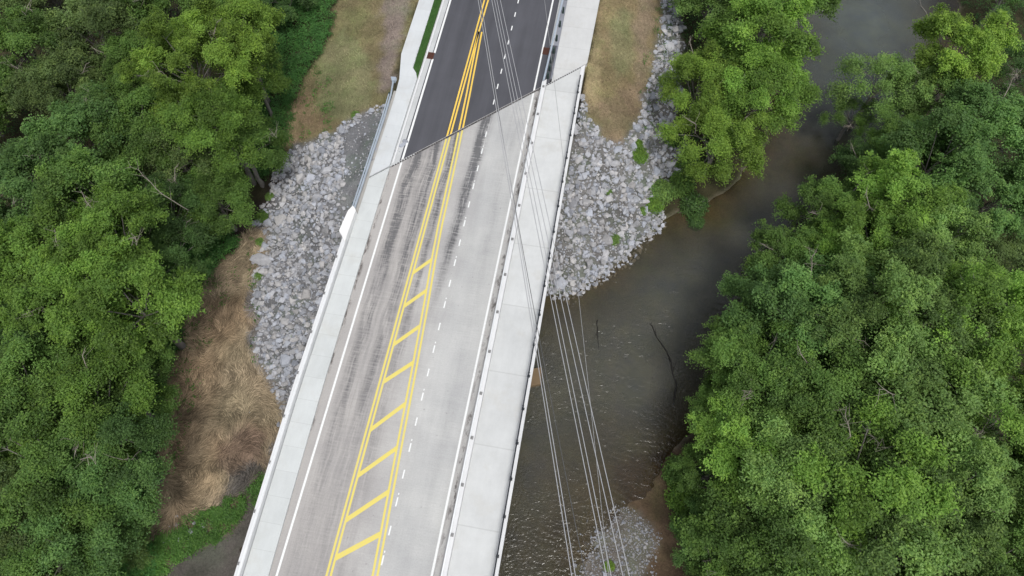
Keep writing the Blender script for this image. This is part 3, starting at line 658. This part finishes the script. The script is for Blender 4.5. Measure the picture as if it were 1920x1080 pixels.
def laid(n):
    P = scatter(LAID, n); x, y = P[:, 0], P[:, 1]
    a = wob(x, y, .42, 3, 3)*4.6+wob(x, y, 1.3, 9, 2)*1.2+.6
    cl = .5+.5*wob(x, y, 2.6, 21, 3); P[:, 2] += rng.uniform(0, .12, n)+cl*.05
    var = np.column_stack([np.clip(rng.normal(.38, .27, n)+(cl-.5)*1.0, 0, 1), np.clip(.5+.8*wob(x, y, .35, 17, 3), 0, 1), rng.random(n)])
    blades('laid_dry_grass', P, a+rng.normal(0, .32, n), rng.uniform(.4, 1.1, n), rng.uniform(.025, .06, n), rng.uniform(.01, .09, n), M_HAY,
           'long dead brown grass lying in swirls on the bank at lower left', 'dry grass', var)
laid(46000)
def turf(poly, n, m, name, label, h=.14, zl=.2, hv=.1):
    P = scatter(poly, n); x, y = P[:, 0], P[:, 1]; k = len(P)
    cl = .5+.5*wob(x, y, .8, 4, 4)
    var = np.column_stack([np.clip(rng.normal(.5, .25, k), 0, 1), np.clip(cl+rng.normal(0, .12, k), 0, 1), rng.random(k)])
    blades(name, P, rng.uniform(0, 6.28, k), rng.uniform(.12, .35, k), rng.uniform(.02, .05, k), rng.uniform(.04, h+.1, k), m, label, 'grass', var)
turf(TAN_R, 14000, blade_mat('straw_turf', .6, 1.75, (.7, 1.05, .6)), 'straw_turf', 'thin straw coloured turf on the embankment right of the path')
turf(GRASS_L, 15000, blade_mat('olive_turf', .6, 1.75, (.7, 1.05, .6)), 'olive_turf', 'patchy olive brown turf on the embankment left of the sidewalk')
M_LAWN = blade_mat('lawn_green', .6, 1.5, (1, 1.2, 1))
lsheet = [(-1.80, 49.3), (-1.38, 48.7), (-1.13, 48.1), (-1.13, 110), (-1.86, 110)]
tag(MB().slab([(-1.79, 49.25), (-1.36, 48.66), (-1.101, 47.95), (-1.081, 110), (-1.875, 110), (-1.89, 59.4)], -.3, .14).build('grass_strip', speckled('lawn_soil', (.04, .095, .02), .3, 2, .95)), 'narrow strip of green grass between the left sidewalk and kerb', 'grass', kind='stuff')
n = 9000; P = np.column_stack([rng.uniform(-1.85, -1.13, n), 48.6+rng.random(n)*24, np.full(n, .14)]); P = P[(P[:, 1] > 49.2) | (P[:, 0] > -1.3)]; n = len(P)
blades('short_lawn', P, rng.uniform(0, 6.28, n), rng.uniform(.04, .12, n), rng.uniform(.01, .025, n), rng.uniform(.02, .08, n), M_LAWN, 'short green lawn blades in the narrow strip by the left kerb', 'grass', rng.random((n, 3)), (.045, .115, .028))

# ------------------------------------------------------------------ foliage
def leaf_mat(name):
    t = NT(name); s = t.new('ShaderNodeSeparateXYZ', {0: t.new('ShaderNodeAttribute', attribute_name='var').outputs['Vector']})
    oi = t.new('ShaderNodeObjectInfo'); oc = oi.outputs['Color']
    v = t.math('ADD', t.ramp(s.outputs[0], 0, 1, .88, 1.12), t.math('ADD', t.ramp(s.outputs[1], 0, 1, -.17, .18), t.ramp(s.outputs[2], 0, 1, -.34, .38)))
    c = t.mix(1.0, oc, t.new('ShaderNodeCombineXYZ', {0: v, 1: v, 2: v}).outputs[0], 'MULTIPLY')
    c = t.mix(t.math('MULTIPLY', t.ramp(s.outputs[1], .55, 1), .30), c, t.mix(1.0, c, (1.45, 1.18, .8), 'MULTIPLY'))
    c = t.mix(t.math('MULTIPLY', t.ramp(s.outputs[1], .35, 0), .30), c, t.mix(1.0, c, (.70, .92, 1.05), 'MULTIPLY'))
    t.fin(c, .55, 0, .22)
    tl = t.new('ShaderNodeBsdfTranslucent', {'Color': t.mix(1.0, c, (1.1, 1.25, .5), 'MULTIPLY')})
    mx = t.new('ShaderNodeMixShader', {0: .36}); t.t.links.new(t.b.outputs[0], mx.inputs[1]); t.t.links.new(tl.outputs[0], mx.inputs[2]); t.t.links.new(mx.outputs[0], t.out.inputs['Surface'])
    return t.m
M_LEAF = leaf_mat('leaves')
M_BARK = speckled('grey_bark', (.16, .15, .135), .3, 3, .9)
M_BARKL = speckled('bleached_branch', (.24, .215, .18), .2, 3, .85)
def unit(v): return v/np.maximum(np.linalg.norm(v, axis=1, keepdims=True), 1e-6)
def leaves_from(T, N, lob, per, spread, size, g):
    """T tuft centres, N outward normals -> leaf quads"""
    k = len(T); n = k*per; c = np.repeat(T, per, 0); nn = np.repeat(N, per, 0)
    off = g.normal(0, 1, (n, 3)); off -= nn*(off*nn).sum(1, keepdims=True)*.55; sc = np.repeat(g.uniform(.7, 1.25, k), per)[:, None]
    c = c+off*spread*sc
    # tips droop: outer leaves of a tuft sit lower
    c[:, 2] -= (np.linalg.norm(off, axis=1)**2)*spread*.13
    nrm = unit(nn*.55+np.array([0, 0, .5])+g.normal(0, .42, (n, 3)))
    a = unit(np.cross(nrm, g.normal(0, 1, (n, 3)))); b = np.cross(nrm, a)
    L = g.uniform(*size, n)[:, None]; W = L*g.uniform(.42, .62, n)[:, None]; fold = nrm*W*.35
    V = np.stack([c-a*L, c+b*W+fold, c+a*L, c-b*W+fold], 1).reshape(-1, 3)
    var = np.column_stack([g.random(n), np.repeat(g.random(k), per), np.repeat(lob, per)]); return V, n, var
def make_crown(seed, Rr, hz, nl, lr, per=30, spread=.27, size=(.085, .16), dens=4.0, low=-.25, sprays=(9, 13)):
    g = np.random.default_rng(seed); cs = []; rs = []
    for i in range(nl):
        f = (i+.5)/nl; zc = 1-f*(1-low); th = i*2.39996+g.uniform(-.35, .35); rr = math.sqrt(max(0, 1-zc*zc))
        q = np.array([rr*math.cos(th), rr*math.sin(th), zc])
        r = Rr*g.uniform(*lr); k = (1-r/Rr*.75)*g.uniform(.66, 1.22)
        cs.append(q*np.array([Rr, Rr, hz])*k); rs.append(r)
    # each lobe throws out tapering sprays of tufts, so outlines are feathery and gaps open between them
    T, N, LB = [], [], []
    for c, r in zip(cs, rs):
        lv = g.random(); out = c/np.linalg.norm(c); m = int(g.integers(sprays[0], sprays[1])); ax = g.normal(0, 1, 3); ax[2] *= .3
        ell = 1+.35*np.abs(unit(ax[None])[0])
        for j in range(m):
            d = g.normal(0, 1, 3); d[2] = abs(d[2])*.9; d += out*.9; d /= np.linalg.norm(d)
            ln = r*g.uniform(.75, 1.35); nt = max(3, int(ln*dens)); tt = (np.arange(nt)+.5)/nt
            q = c+d*ell*(ln*tt)[:, None]; q[:, 2] -= (tt**2)*ln*.16
            fat = (r*.26*(1-tt)**.7+.10)[:, None]; rep = 2
            q = np.repeat(q, rep, 0)+g.normal(0, 1, (nt*rep, 3))*np.repeat(fat, rep, 0)*.75
            nn = unit(d*.7+g.normal(0, .35, (nt*rep, 3))+np.array([0, 0, .55])); sl = np.clip(lv+g.normal(0, .16), 0, 1)
            T.append(q); N.append(nn); LB.append(np.full(nt*rep, sl))
    T, N, LB = np.concatenate(T), np.concatenate(N), np.concatenate(LB)
    V, n, var = leaves_from(T, N, LB, per, spread, size, g)
    me = quads_mesh('crown', V, n, M_LEAF, {'var': var})
    # limbs from the trunk top region out to the lobes
    mb = MB(); base = np.array([0, 0, -hz*.9])
    for i, (c, r) in enumerate(zip(cs, rs)):
        s0 = base*(.15+.75*((i*7) % nl)/nl)+np.array([g.normal()*.08, g.normal()*.08, 0]); mid = (s0+c)/2+g.normal(0, .25, 3)+np.array([0, 0, .25]); end = c+c/np.linalg.norm(c)*r*.25
        w0 = .025*Rr**.5*g.uniform(.8, 1.3); mb.tube([s0, mid, end], [w0*1.25, w0*.8, w0*.35], 5, False)
        for j in range(3):
            e2 = c+unit(g.normal(0, 1, (1, 3)))[0]*r*.95; mb.tube([mid*.4+end*.6, e2], [w0*.4, w0*.12], 4, False)
    lm = mb.mesh('limb', M_BARK)
    return me, lm, (Rr, hz)
KIND = {}
for i in range(4): KIND['round', i] = make_crown(10+i, 4.3, 4.1, 15, (.25, .40), per=26, size=(.07, .13), spread=.23, sprays=(9, 13))
for i in range(4): KIND['big', i] = make_crown(30+i, 6.6, 6.2, 25, (.17, .33), per=28, size=(.07, .13), spread=.25, sprays=(9, 13))
for i in range(4): KIND['feather', i] = make_crown(50+i, 4.6, 4.1, 18, (.20, .38), per=28, spread=.27, size=(.06, .12), dens=3.8, sprays=(9, 12))
for i in range(2): KIND['sparse', i] = make_crown(70+i, 4.2, 3.2, 14, (.22, .36), per=22, spread=.28, size=(.055, .11), dens=3.2, low=-.1, sprays=(6, 9))
TRK = []
for i in range(3):
    g = np.random.default_rng(i+5); q = [(0, 0, 0)]+[(g.normal()*.12, g.normal()*.12, z) for z in (.3, .6)]+[(0, 0, 1.0)]
    mb = MB(); rr = [.34, .27, .22, .10]; mb.tube(q, rr, 9); TRK.append(mb.mesh('trunk', M_BARK, smooth=True))
TW = []
for i in range(3):
    g = np.random.default_rng(90+i); mb = MB(); q = np.array([[0, 0, -1.2], [.2, .1, -.3], [.9, .3, .3], [1.7, .3, .5]])+g.normal(0, .12, (4, 3)); mb.tube(q, [.05, .045, .03, .012], 5, False)
    for j in range(7): a = q[1]+(q[3]-q[1])*g.random(); mb.tube([a, a+g.normal(0, .3, 3), a+g.normal(0, .55, 3)+np.array([.3, 0, .25])], [.02, .013, .005], 4, False)
    TW.append(mb.mesh('bare_branch', M_BARKL))
trees = []
def tree(u, v, rad, top, kind, col, label, group, cat='tree', name='leafy_tree'):
    kk = [k for k in KIND if k[0] == kind]; kd = kk[len(trees) % len(kk)]; cm, lm, (R0, H0) = KIND[kd]; s = rad/R0
    hz = H0*s; zc = top-hz; x, y, _ = at(u, v, zc+hz*.35); gz = float(ground(np.array([x]), np.array([y]))[0])
    gz = max(gz, WATER-1.2)
    if zc-gz < hz*.35: zc = gz+hz*.35
    o = empty(name, (x, y, gz)); j = 1+.12*math.sin(len(trees)*2.7)
    o.rotation_euler.z = len(trees)*2.4
    tag(o, label, cat, group)
    c = bpy.data.objects.new('crown', cm); c.location = (0, 0, zc-gz); c.scale = (s, s, s*(1+.06*math.cos(len(trees)*1.7))); link(c, o)
    l = bpy.data.objects.new('limb', lm); l.location = c.location; l.scale = c.scale; link(l, o)
    t_ = bpy.data.objects.new('trunk', TRK[len(trees) % 3]); t_.location = (0, 0, -.4); t_.scale = (s, s, zc-gz+.4); link(t_, o)
    c.color = (*[a*j for a in col], 1); 
    if len(trees) % 2 == 0:
        for q in range(2):
            w_ = bpy.data.objects.new('bare_branch', TW[(len(trees)+q) % 3]); an = len(trees)*1.3+q*2.6
            w_.location = (math.cos(an)*rad*.55, math.sin(an)*rad*.55, zc-gz+hz*.62); w_.rotation_euler = (.2, -.1, an); link(w_, o)
    trees.append(o); return o
BRT = (.148, .262, .048); MID = (.118, .212, .048); DRK = (.075, .145, .042); OLV = (.120, .180, .058); BLU = (.108, .205, .058); YEL = (.170, .275, .046); SAP = (.160, .265, .072)
GL, GC, GR = 'trees of the wood left of the bridge', 'trees on the near bank right of the riprap', 'trees along the far bank on the right'
LT = [
 (-70,-60,6,5,'round',DRK,'dark green tree cut off by the top left corner of the photo'),
 (70,-40,5,5,'feather',OLV,'olive green tree at the top left edge beside the corner tree'),
 (20,75,4.6,6,'round',MID,'mid green tree on the left edge, just below the top left corner'),
 (175,60,5.2,5,'feather',OLV,'dull olive feathery tree showing grey twigs at top left'),
 (290,-20,5,6,'round',MID,'mid green tree cut by the top edge above the big yellow green crown'),
 (400,-60,5,6,'feather',MID,'feathery green tree cut by the top edge, left of the upper turf'),
 (260,110,3.8,4,'feather',MID,'small green tree left of the big yellow green crown'),
 (440,55,4.3,8,'feather',YEL,'bright yellow green feathery tree nearest the upper left turf'),
 (350,110,5.3,9,'big',YEL,'biggest yellow green tree in the upper left wood'),
 (400,215,4.2,7,'feather',BRT,'bright green tree directly below the biggest yellow green crown'),
 (520,-20,3.6,2,'round',DRK,'dark low tree at the top edge beside the left turf'),
 (470,130,3.2,4,'feather',BRT,'small bright tree overhanging the upper left weeds'),
 (110,160,4.4,4,'feather',OLV,'olive green tree above the dark gap on the left edge'),
 (-60,190,4.0,3,'round',MID,'green tree half outside the left edge by the dark gap'),
 (150,265,5.0,6,'round',BLU,'cool green tree right of the dark gap on the left'),
 (255,230,4.4,5,'feather',MID,'mid green tree under the biggest yellow green crown, on its lower left side'),
 (45,340,4.8,5,'round',BLU,'cool green tree on the left edge below the dark gap'),
 (330,290,4.2,3,'sparse',OLV,'thin olive tree draped with vines around a bare branch'),
 (450,270,3.9,3,'feather',MID,'small green tree above the ditch at the top of the riprap'),
 (180,370,4.9,6,'round',MID,'broad green tree in the middle of the left wood'),
 (300,385,4.0,3,'feather',DRK,'dark green tree left of the ditch'),
 (400,370,3.6,1.5,'feather',MID,'low leafy tree beside the ditch left of the riprap'),
 (205,440,3.9,7,'round',BRT,'rounded bright green crown in the middle of the left wood'),
 (75,455,4.4,6,'round',BRT,'bright green tree left of the rounded bright crown'),
 (310,470,3.5,1,'round',DRK,'dark low tree above the brown grass'),
 (20,540,4.3,5,'round',BRT,'bright green tree on the left edge at mid height'),
 (125,530,4.2,7,'round',BRT,'bright domed tree between the left edge and the brown grass'),
 (243,565,4.5,7,'round',BRT,'bright broad tree leaning over the upper brown grass'),
 (-60,640,4.6,4,'round',MID,'green tree half outside the left edge below mid height'),
 (75,610,3.4,4,'round',DRK,'small dark tree left of the lower dark gap'),
 (235,655,3.6,3,'feather',MID,'small green tree right of the lower dark gap'),
 (45,720,4.6,6,'feather',MID,'feathery green tree on the left edge, level with the wide brown grass'),
 (150,770,4.8,6,'feather',BRT,'feathery bright tree below the lower dark gap'),
 (222,745,3.2,2,'feather',MID,'low tree at the edge of the wide brown grass'),
 (90,870,4.8,6,'feather',MID,'mid green feathery tree in the lower left wood'),
 (200,860,4.0,5,'feather',BLU,'cool green feathery tree beside the lower brown grass'),
 (-50,860,4.6,5,'round',MID,'green tree half outside the lower left edge'),
 (30,980,4.4,4,'feather',OLV,'olive tree near the lower left corner'),
 (135,990,4.3,4,'feather',BLU,'cool green tree near the bottom edge of the left wood'),
 (215,1010,2.6,-1,'round',SAP,'small light green tree near the bottom left weeds'),
 (70,1100,4.4,4,'feather',MID,'green tree cut by the bottom edge near the left corner'),
]
CT = [
 (1480,-60,5.4,7,'round',MID,'leafy tree cut by the top edge, nearest the pale upper river'),
 (1345,-30,4.8,5,'round',SAP,'light green tree cut by the top edge above the riprap'),
 (1430,55,5.4,7,'round',BRT,'bright broad crown leaning over the upper river from the near bank'),
 (1318,145,4.1,4,'feather',YEL,'yellow green tree beside the upper end of the right riprap'),
 (1440,165,4.6,5,'feather',BRT,'bright drooping tree reaching furthest over the river bend'),
 (1350,250,4.5,3,'feather',YEL,'yellow green tree hanging over the water below the near bank crowns'),
]
RT_ = [
 (1655,150,4.2,2,'sparse',SAP,'thin light green tree leaning over the water on the far bank'),
 (1600,215,2.8,-2,'sparse',MID,'sparse low tree at the water edge below the thin leaning tree'),
 (1800,85,4.4,6,'round',YEL,'bright yellow green domed tree on the far bank near the top'),
 (1760,170,3.8,3,'round',SAP,'light green tree just below the yellow green domed tree'),
 (1900,-30,4.4,1,'sparse',DRK,'dark thin tree in the top right corner showing bare grey twigs'),
 (1925,130,4.0,2,'sparse',DRK,'dark sparse tree on the right edge near the top'),
 (1700,270,3.8,2,'feather',MID,'shaded green tree right of the water at the river bend'),
 (1870,235,4.8,6,'round',BLU,'cool blue green domed tree on the right edge, upper part'),
 (1770,290,4.7,6,'round',BLU,'cool blue green tree left of the domed one'),
 (1640,330,3.6,1,'feather',DRK,'low dark tree at the river bend'),
 (1870,365,4.2,4,'round',BLU,'cool green tree on the right edge above the dark hollow'),
 (1570,400,3.8,3,'round',MID,'green tree overhanging the river at mid height'),
 (1690,375,4.4,6,'round',BRT,'bright rounded crown with yellow green tips above the giant tree'),
 (1655,440,3.8,6,'round',BRT,'bright knobbly crown just left of and below the rounded one'),
 (1760,440,4.0,5,'round',SAP,'light green crown on the upper rim of the giant tree'),
 (1490,480,3.6,3,'round',MID,'small tree on the rim of the far bank where the river narrows'),
 (1570,490,3.6,4,'feather',BRT,'bright tree wedged between river rim and knobbly crown'),
 (1880,490,3.8,1,'feather',OLV,'dull olive tree in the hollow on the right edge'),
 (1452,560,3.6,3.5,'round',BLU,'cool green tree overhanging the dark river water'),
 (1530,590,4.8,7,'round',BLU,'cool green domed tree left of the giant crown'),
 (1690,580,6.4,10,'big',SAP,'giant pale green crown in the right wood, its upper left half'),
 (1840,620,6.4,10,'big',BRT,'giant bright crown on the right edge at mid height'),
 (1402,650,3.6,2.5,'round',MID,'small tree projecting over the river below the narrowing'),
 (1440,700,4.2,5,'feather',MID,'mid green tree in the second row from the river'),
 (1366,765,3.0,1,'round',MID,'small rounded tree at the river rim, lower part'),
 (1570,740,5.0,7,'feather',MID,'mid green feathery tree in the centre of the right wood'),
 (1720,760,5.6,9,'feather',SAP,'pale feathery crown below the giant tree'),
 (1890,790,5.4,8,'big',BRT,'bright wide crown on the right edge, below the giant one'),
 (1415,850,4.2,4,'round',BRT,'bright tree behind the river rim near the brown shallows'),
 (1338,885,2.7,-1,'round',MID,'small tree beside the brown shallows'),
 (1510,880,5.0,6,'feather',SAP,'light feathery tree in the lower right wood'),
 (1640,900,5.4,8,'feather',BRT,'bright feathery crown low in the right wood, left of the wide one'),
 (1790,920,5.6,8,'big',SAP,'pale wide crown near the lower right corner'),
 (1935,960,5,7,'big',MID,'mid green crown cut by the right edge near the bottom'),
 (1420,985,4.4,3,'round',MID,'green tree above the bottom edge, right of the brown bank'),
 (1338,1005,2.6,-2,'round',BLU,'low cool green tree beside the brown bank near the bottom edge'),
 (1530,1040,5.0,5,'feather',MID,'feathery green tree cut by the bottom edge in the right wood'),
 (1680,1060,5.4,7,'feather',SAP,'pale feathery tree cut by the bottom edge near the right corner'),
 (1850,1090,5.4,6,'big',MID,'wide green crown in the bottom right corner'),
 (1362,1110,3.2,-1,'round',MID,'small green tree cut by the bottom edge beside the brown bank'),
]
for q in LT: tree(*q[:5], tuple(v*.86 for v in q[5]), q[6], GL)
for q in CT: tree(*q, GC)
for q in RT_: tree(*q, GR)
# shrubs beside the riprap
sh_me, _, _ = None, None, None
g = np.random.default_rng(3)
def bush_mesh(seed, n=120, spread=.20):
    g = np.random.default_rng(seed); d = unit(g.normal(0, 1, (n, 3))); d[:, 2] = abs(d[:, 2]); T = d*g.uniform(.55, 1.05, (n, 1))*np.array([1, 1, .75])
    V, k, var = leaves_from(T, d, g.random(n), 26, spread, (.05, .10), g); return quads_mesh('foliage', V, k, M_LEAF, {'var': var})
BM = [bush_mesh(s) for s in (1, 2, 3)]; ST = MB()
for i in range(7):
    a_ = i*.9; ST.tube([(0, 0, -.3), (math.cos(a_)*.3, math.sin(a_)*.3, .3), (math.cos(a_)*.7, math.sin(a_)*.7, .6)], [.03, .02, .008], 5, False)
STM = ST.mesh('stem', M_BARK)
for i, (u, v, r, z, col, lab) in enumerate([
  (1238,362,1.5,-7.0,SAP,'largest light green bush at the water end of the right riprap'),(1275,345,1.5,-6.9,MID,'rounded bush behind the largest one at the riprap tip'),(1300,385,1.5,-7.3,DRK,'dark green bush standing in the water beside the riprap tip'),
  (1225,388,1.0,-7.2,BRT,'small bright bush at the water side of the largest bush'),(1305,415,.9,-7.5,DRK,'small dark bush lowest at the edge of the brown water'),(1290,310,1.5,-6.8,MID,'green bush under the yellow green tree over the river'),
  (1196,300,1.0,-5.6,BRT,'round green bush in the middle of the right riprap'),(1192,281,.6,-5.4,BRT,'tiny bush just above the round bush on the right riprap'),(1262,255,1.2,-5.5,MID,'low bush on the riprap beneath the near bank trees'),
  (1150,455,.6,-7.2,SAP,'lowest weed clump on the right riprap near the water'),(1203,400,.5,-7.0,SAP,'weed clump between rocks at the waterline of the right riprap'),(1138,370,.4,-5.8,SAP,'tiny weed clump in the centre of the right riprap'),
  (1275,885,1.4,-6.9,MID,'bush at the top of the brown shallows'),(1280,935,1.3,-6.7,BRT,'bush overhanging the brown bank right of the gravel bar'),(1285,985,1.2,-6.6,MID,'bush beside the brown bank close to the bottom edge'),
  (1142,1062,.45,-7.4,YEL,'small bright weed tuft on the gravel bar below the power lines'),(508,372,.5,-6.1,SAP,'small weed clump at the left tip of the riprap above the boulder'),(494,408,.8,-6.1,MID,'green weed clump beside the ditch above the boulder'),(488,455,.5,-6.0,SAP,'weed clump just above the pale boulder'),
  (486,520,.45,-6.1,SAP,'weed clump below the pale boulder'),(545,630,.3,-5.6,SAP,'single weed tuft among rocks of the left riprap'),(668,220,.5,-1.8,SAP,'weed tuft at the upper end of the left riprap')]):
    x, y, z = at(u, v, z); gz = float(ground(np.array([x]), np.array([y]))[0])
    o = empty('leafy_bush', (x, y, max(gz, WATER-.3))); o.rotation_euler.z = i*1.9; tag(o, lab, 'bush', 'bushes and weeds beside the riprap and banks')
    f = bpy.data.objects.new('foliage', BM[i % 3]); f.scale = (r, r, r*.9); f.color = (*col, 1); link(f, o)
    if r > .7: s_ = bpy.data.objects.new('stem', STM); s_.scale = (r, r, r); link(s_, o)
# undergrowth
def weeds(name, polys, label, col, cat='undergrowth', patchy=0):
    T = []; H = []
    for poly, n, h0, h1, holes in polys:
        P = scatter(poly, n, holes=holes); q = .5+.5*wob(P[:, 0], P[:, 1], 1.2, 6, 3)
        P = P[(P[:, 2] > WATER-.05)]
        if patchy: P = P[wob(P[:, 0], P[:, 1], 3.6, 19, 4) > -.14+patchy]
        q = .5+.5*wob(P[:, 0], P[:, 1], 1.2, 6, 3)
        P[:, 2] += h0+(h1-h0)*q*rng.uniform(.5, 1, len(P)); T.append(P)
    T = np.concatenate(T); N = unit(rng.normal(0, .35, (len(T), 3))+np.array([0, 0, 1]))
    V, k, var = leaves_from(T, N, .5+.5*wob(T[:, 0], T[:, 1], .5, 8, 3), 22, .24, (.05, .11), rng)
    o = link(bpy.data.objects.new(name, quads_mesh(name, V, k, M_LEAF, {'var': var}))); o.color = (*col, 1); tag(o, label, cat, kind='stuff')
EDGE_L = [(480,-60),(640,-60),(632,0),(618,60),(598,112),(570,152),(556,195),(545,235),(540,272),(525,318),(500,335),(470,340),(470,200)]
EDGE_L2 = [(300,440),(440,420),(450,470),(405,515),(362,560),(345,620),(320,700),(305,800),(285,900),(268,985),(285,1015),(300,1060),(270,1180),(150,1180),(200,900),(230,700),(280,560)]
FOREST_L = [(-160,-150),(480,-150),(470,200),(470,340),(420,430),(300,450),(280,560),(230,700),(200,900),(150,1180),(-160,1180)]
FOREST_R = [(1560,500),(1450,620),(1390,760),(1310,860),(1262,900),(1255,1180),(2080,1180),(2080,-150),(1800,-60),(1790,170),(1660,350)]
BANK_C = [(1262,-150),(1282,60),(1285,140),(1278,230),(1290,300),(1340,330),(1400,200),(1450,0),(1440,-150)]
weeds('turf_edge_weeds', [([(545,150),(600,120),(650,190),(640,240),(540,280)], 130, .02, .2, ()), ([(1195,120),(1262,-100),(1290,-100),(1240,200),(1205,270)], 120, .02, .3, ()), ([(462,430),(480,430),(486,700),(470,680)], 60, .02, .3, ()), ([(420,430),(345,620),(290,900),(330,900),(400,640),(450,500)], 260, .02, .3, ())], 'scattered green tufts fringing the dry turf and riprap', (.085, .18, .045), patchy=.08)
weeds('undergrowth', [(EDGE_L, 2600, .05, 1.1, ()), (EDGE_L2, 2800, .05, 1.2, (LAID,))], 'bright leafy weeds along the edge of the left wood', (.075, .19, .05))
weeds('bank_weeds', [(GREEN_L, 2200, .02, .30, ()), (GREEN_L2, 160, .03, .3, ())], 'light green weeds among pale stones at the lower left creek bank', (.10, .21, .05), patchy=.12)
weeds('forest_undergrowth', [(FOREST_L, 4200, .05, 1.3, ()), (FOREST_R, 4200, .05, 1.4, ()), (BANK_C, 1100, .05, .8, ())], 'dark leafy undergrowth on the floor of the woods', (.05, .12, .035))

# ------------------------------------------------------------------ bare branches
def dead_branch(uvz, w, label, m=M_BARKL, name='dead_branch', seed=0):
    g = np.random.default_rng(seed); P = [at(*q) for q in uvz]; o_ = P[0].copy(); mb = MB(); Q = []
    for a, b in zip(P[:-1], P[1:]):
        for k in range(3): Q.append(a+(b-a)*k/3+g.normal(0, .07, 3))
    Q.append(P[-1]); Q = np.array(Q)-o_; n = len(Q); mb.tube(Q, list(np.linspace(w, w*.25, n)), 6)
    for i in range(1, n-1):
        d = unit((Q[min(i+1, n-1)]-Q[i-1])[None])[0]; e = unit((d+g.normal(0, .7, 3))[None])[0]*g.uniform(.7, 1.8)
        mb.tube([Q[i], Q[i]+e*.5+g.normal(0, .05, 3), Q[i]+e], [w*.4, w*.25, w*.08], 5, False)
    o = mb.build(name, m, smooth=True); o.location = o_; tag(o, label, 'branch')
dead_branch([(352,395,2.0),(305,365,4.2),(270,330,5.4),(240,302,6.0)], .045, 'bleached bare branch poking out above the vines in the left wood', seed=1)
dead_branch([(262,866,2),(240,862,3.2),(212,858,4)], .06, 'short bleached branch beside the lower brown grass', seed=2)
dead_branch([(370,580,-4.6),(350,572,-3),(325,574,-1)], .06, 'bare twig sticking out over the upper brown grass', seed=3)
dead_branch([(1758,66,0),(1735,25,2),(1712,-20,4)], .09, 'bare grey branch leaning over the water at the top right', M_BARK, seed=4)
dead_branch([(1690,745,6),(1665,735,8.2),(1648,728,9)], .05, 'small bare twig in the giant right crown', seed=5)
dead_branch([(1262,760,-7.6),(1268,720,-7.45),(1250,660,-7.42),(1225,615,-7.46),(1212,600,-7.6)], .08, 'dark branch standing in for a reflection curving through the river', M_WETBARK, seed=6)  # branch shape added in place of a dark reflection on the water
dead_branch([(1120,600,-7.46),(1121,625,-7.40),(1122,655,-7.5)], .06, 'small dark snag upright in the river by the power lines', M_WETBARK, seed=7)

# ------------------------------------------------------------------ power lines
def wire(label, knots, r, m=M_WIRE):
    """knots: (photo u, v, height) of a sagging cable; a parabola runs through them and on past both ends"""
    P = np.array([at(*k) for k in knots]); s = np.array([0, .5, 1.0])[:len(P)] if len(P) == 3 else np.linspace(0, 1, len(P))
    s = np.concatenate([[0], np.cumsum(np.linalg.norm(np.diff(P, axis=0), axis=1))]); s /= s[-1]
    deg = min(2, len(P)-1); cf = [np.polyfit(s, P[:, i], deg) for i in range(3)]
    q = np.linspace(-.5, 1.6, 70); X = np.column_stack([np.polyval(c_, q) for c_ in cf]); o_ = X[35].copy()
    o = MB().tube(X-o_, r, 6).build('power_line', m, smooth=True); o.location = o_; tag(o, label, 'wire', 'overhead power lines crossing the bridge')
HT, HB = 11.0, 17.0; HM = 12.6
wire('outer wire of the close pair at the left, the leftmost power line', [(896.5,0,HT),(976,480,HM),(1072,1080,HB)], .025)
wire('second wire of the close pair at the left, right of the leftmost line', [(901,0,HT),(980,480,HM),(1079,1080,HB)], .025)
wire('dark cable crossing the pale deck between the pair and the four lines', [(902,0,9),(924.5,180,9.4),(972,415,10.3),(1012,618,11.6),(1096,1080,14.5)], .022, M_WIRED)
wire('first of the four parallel power lines, counted from the left', [(922,0,HT),(1017,480,HM),(1137,1080,HB)], .025)
wire('second of the four parallel power lines, close to the first', [(927,0,HT),(1024,480,HM),(1146,1080,HB)], .025)
wire('third of the four parallel power lines, with a wide gap before it', [(931.5,0,HT),(1034,480,HM),(1168,1080,HB)], .025)
wire('rightmost of the four parallel power lines', [(938,0,HT),(1044,480,HM),(1180,1080,HB)], .025)
wire('thin lower grey cable crossing the right path and river, apart from the others', [(1021,0,5),(1045,200,5.2),(1081,527,6),(1106,740,7),(1141,1080,9)], .018, speckled('grey_cable', (.28, .28, .28), .1, 1, .6, bump=0))
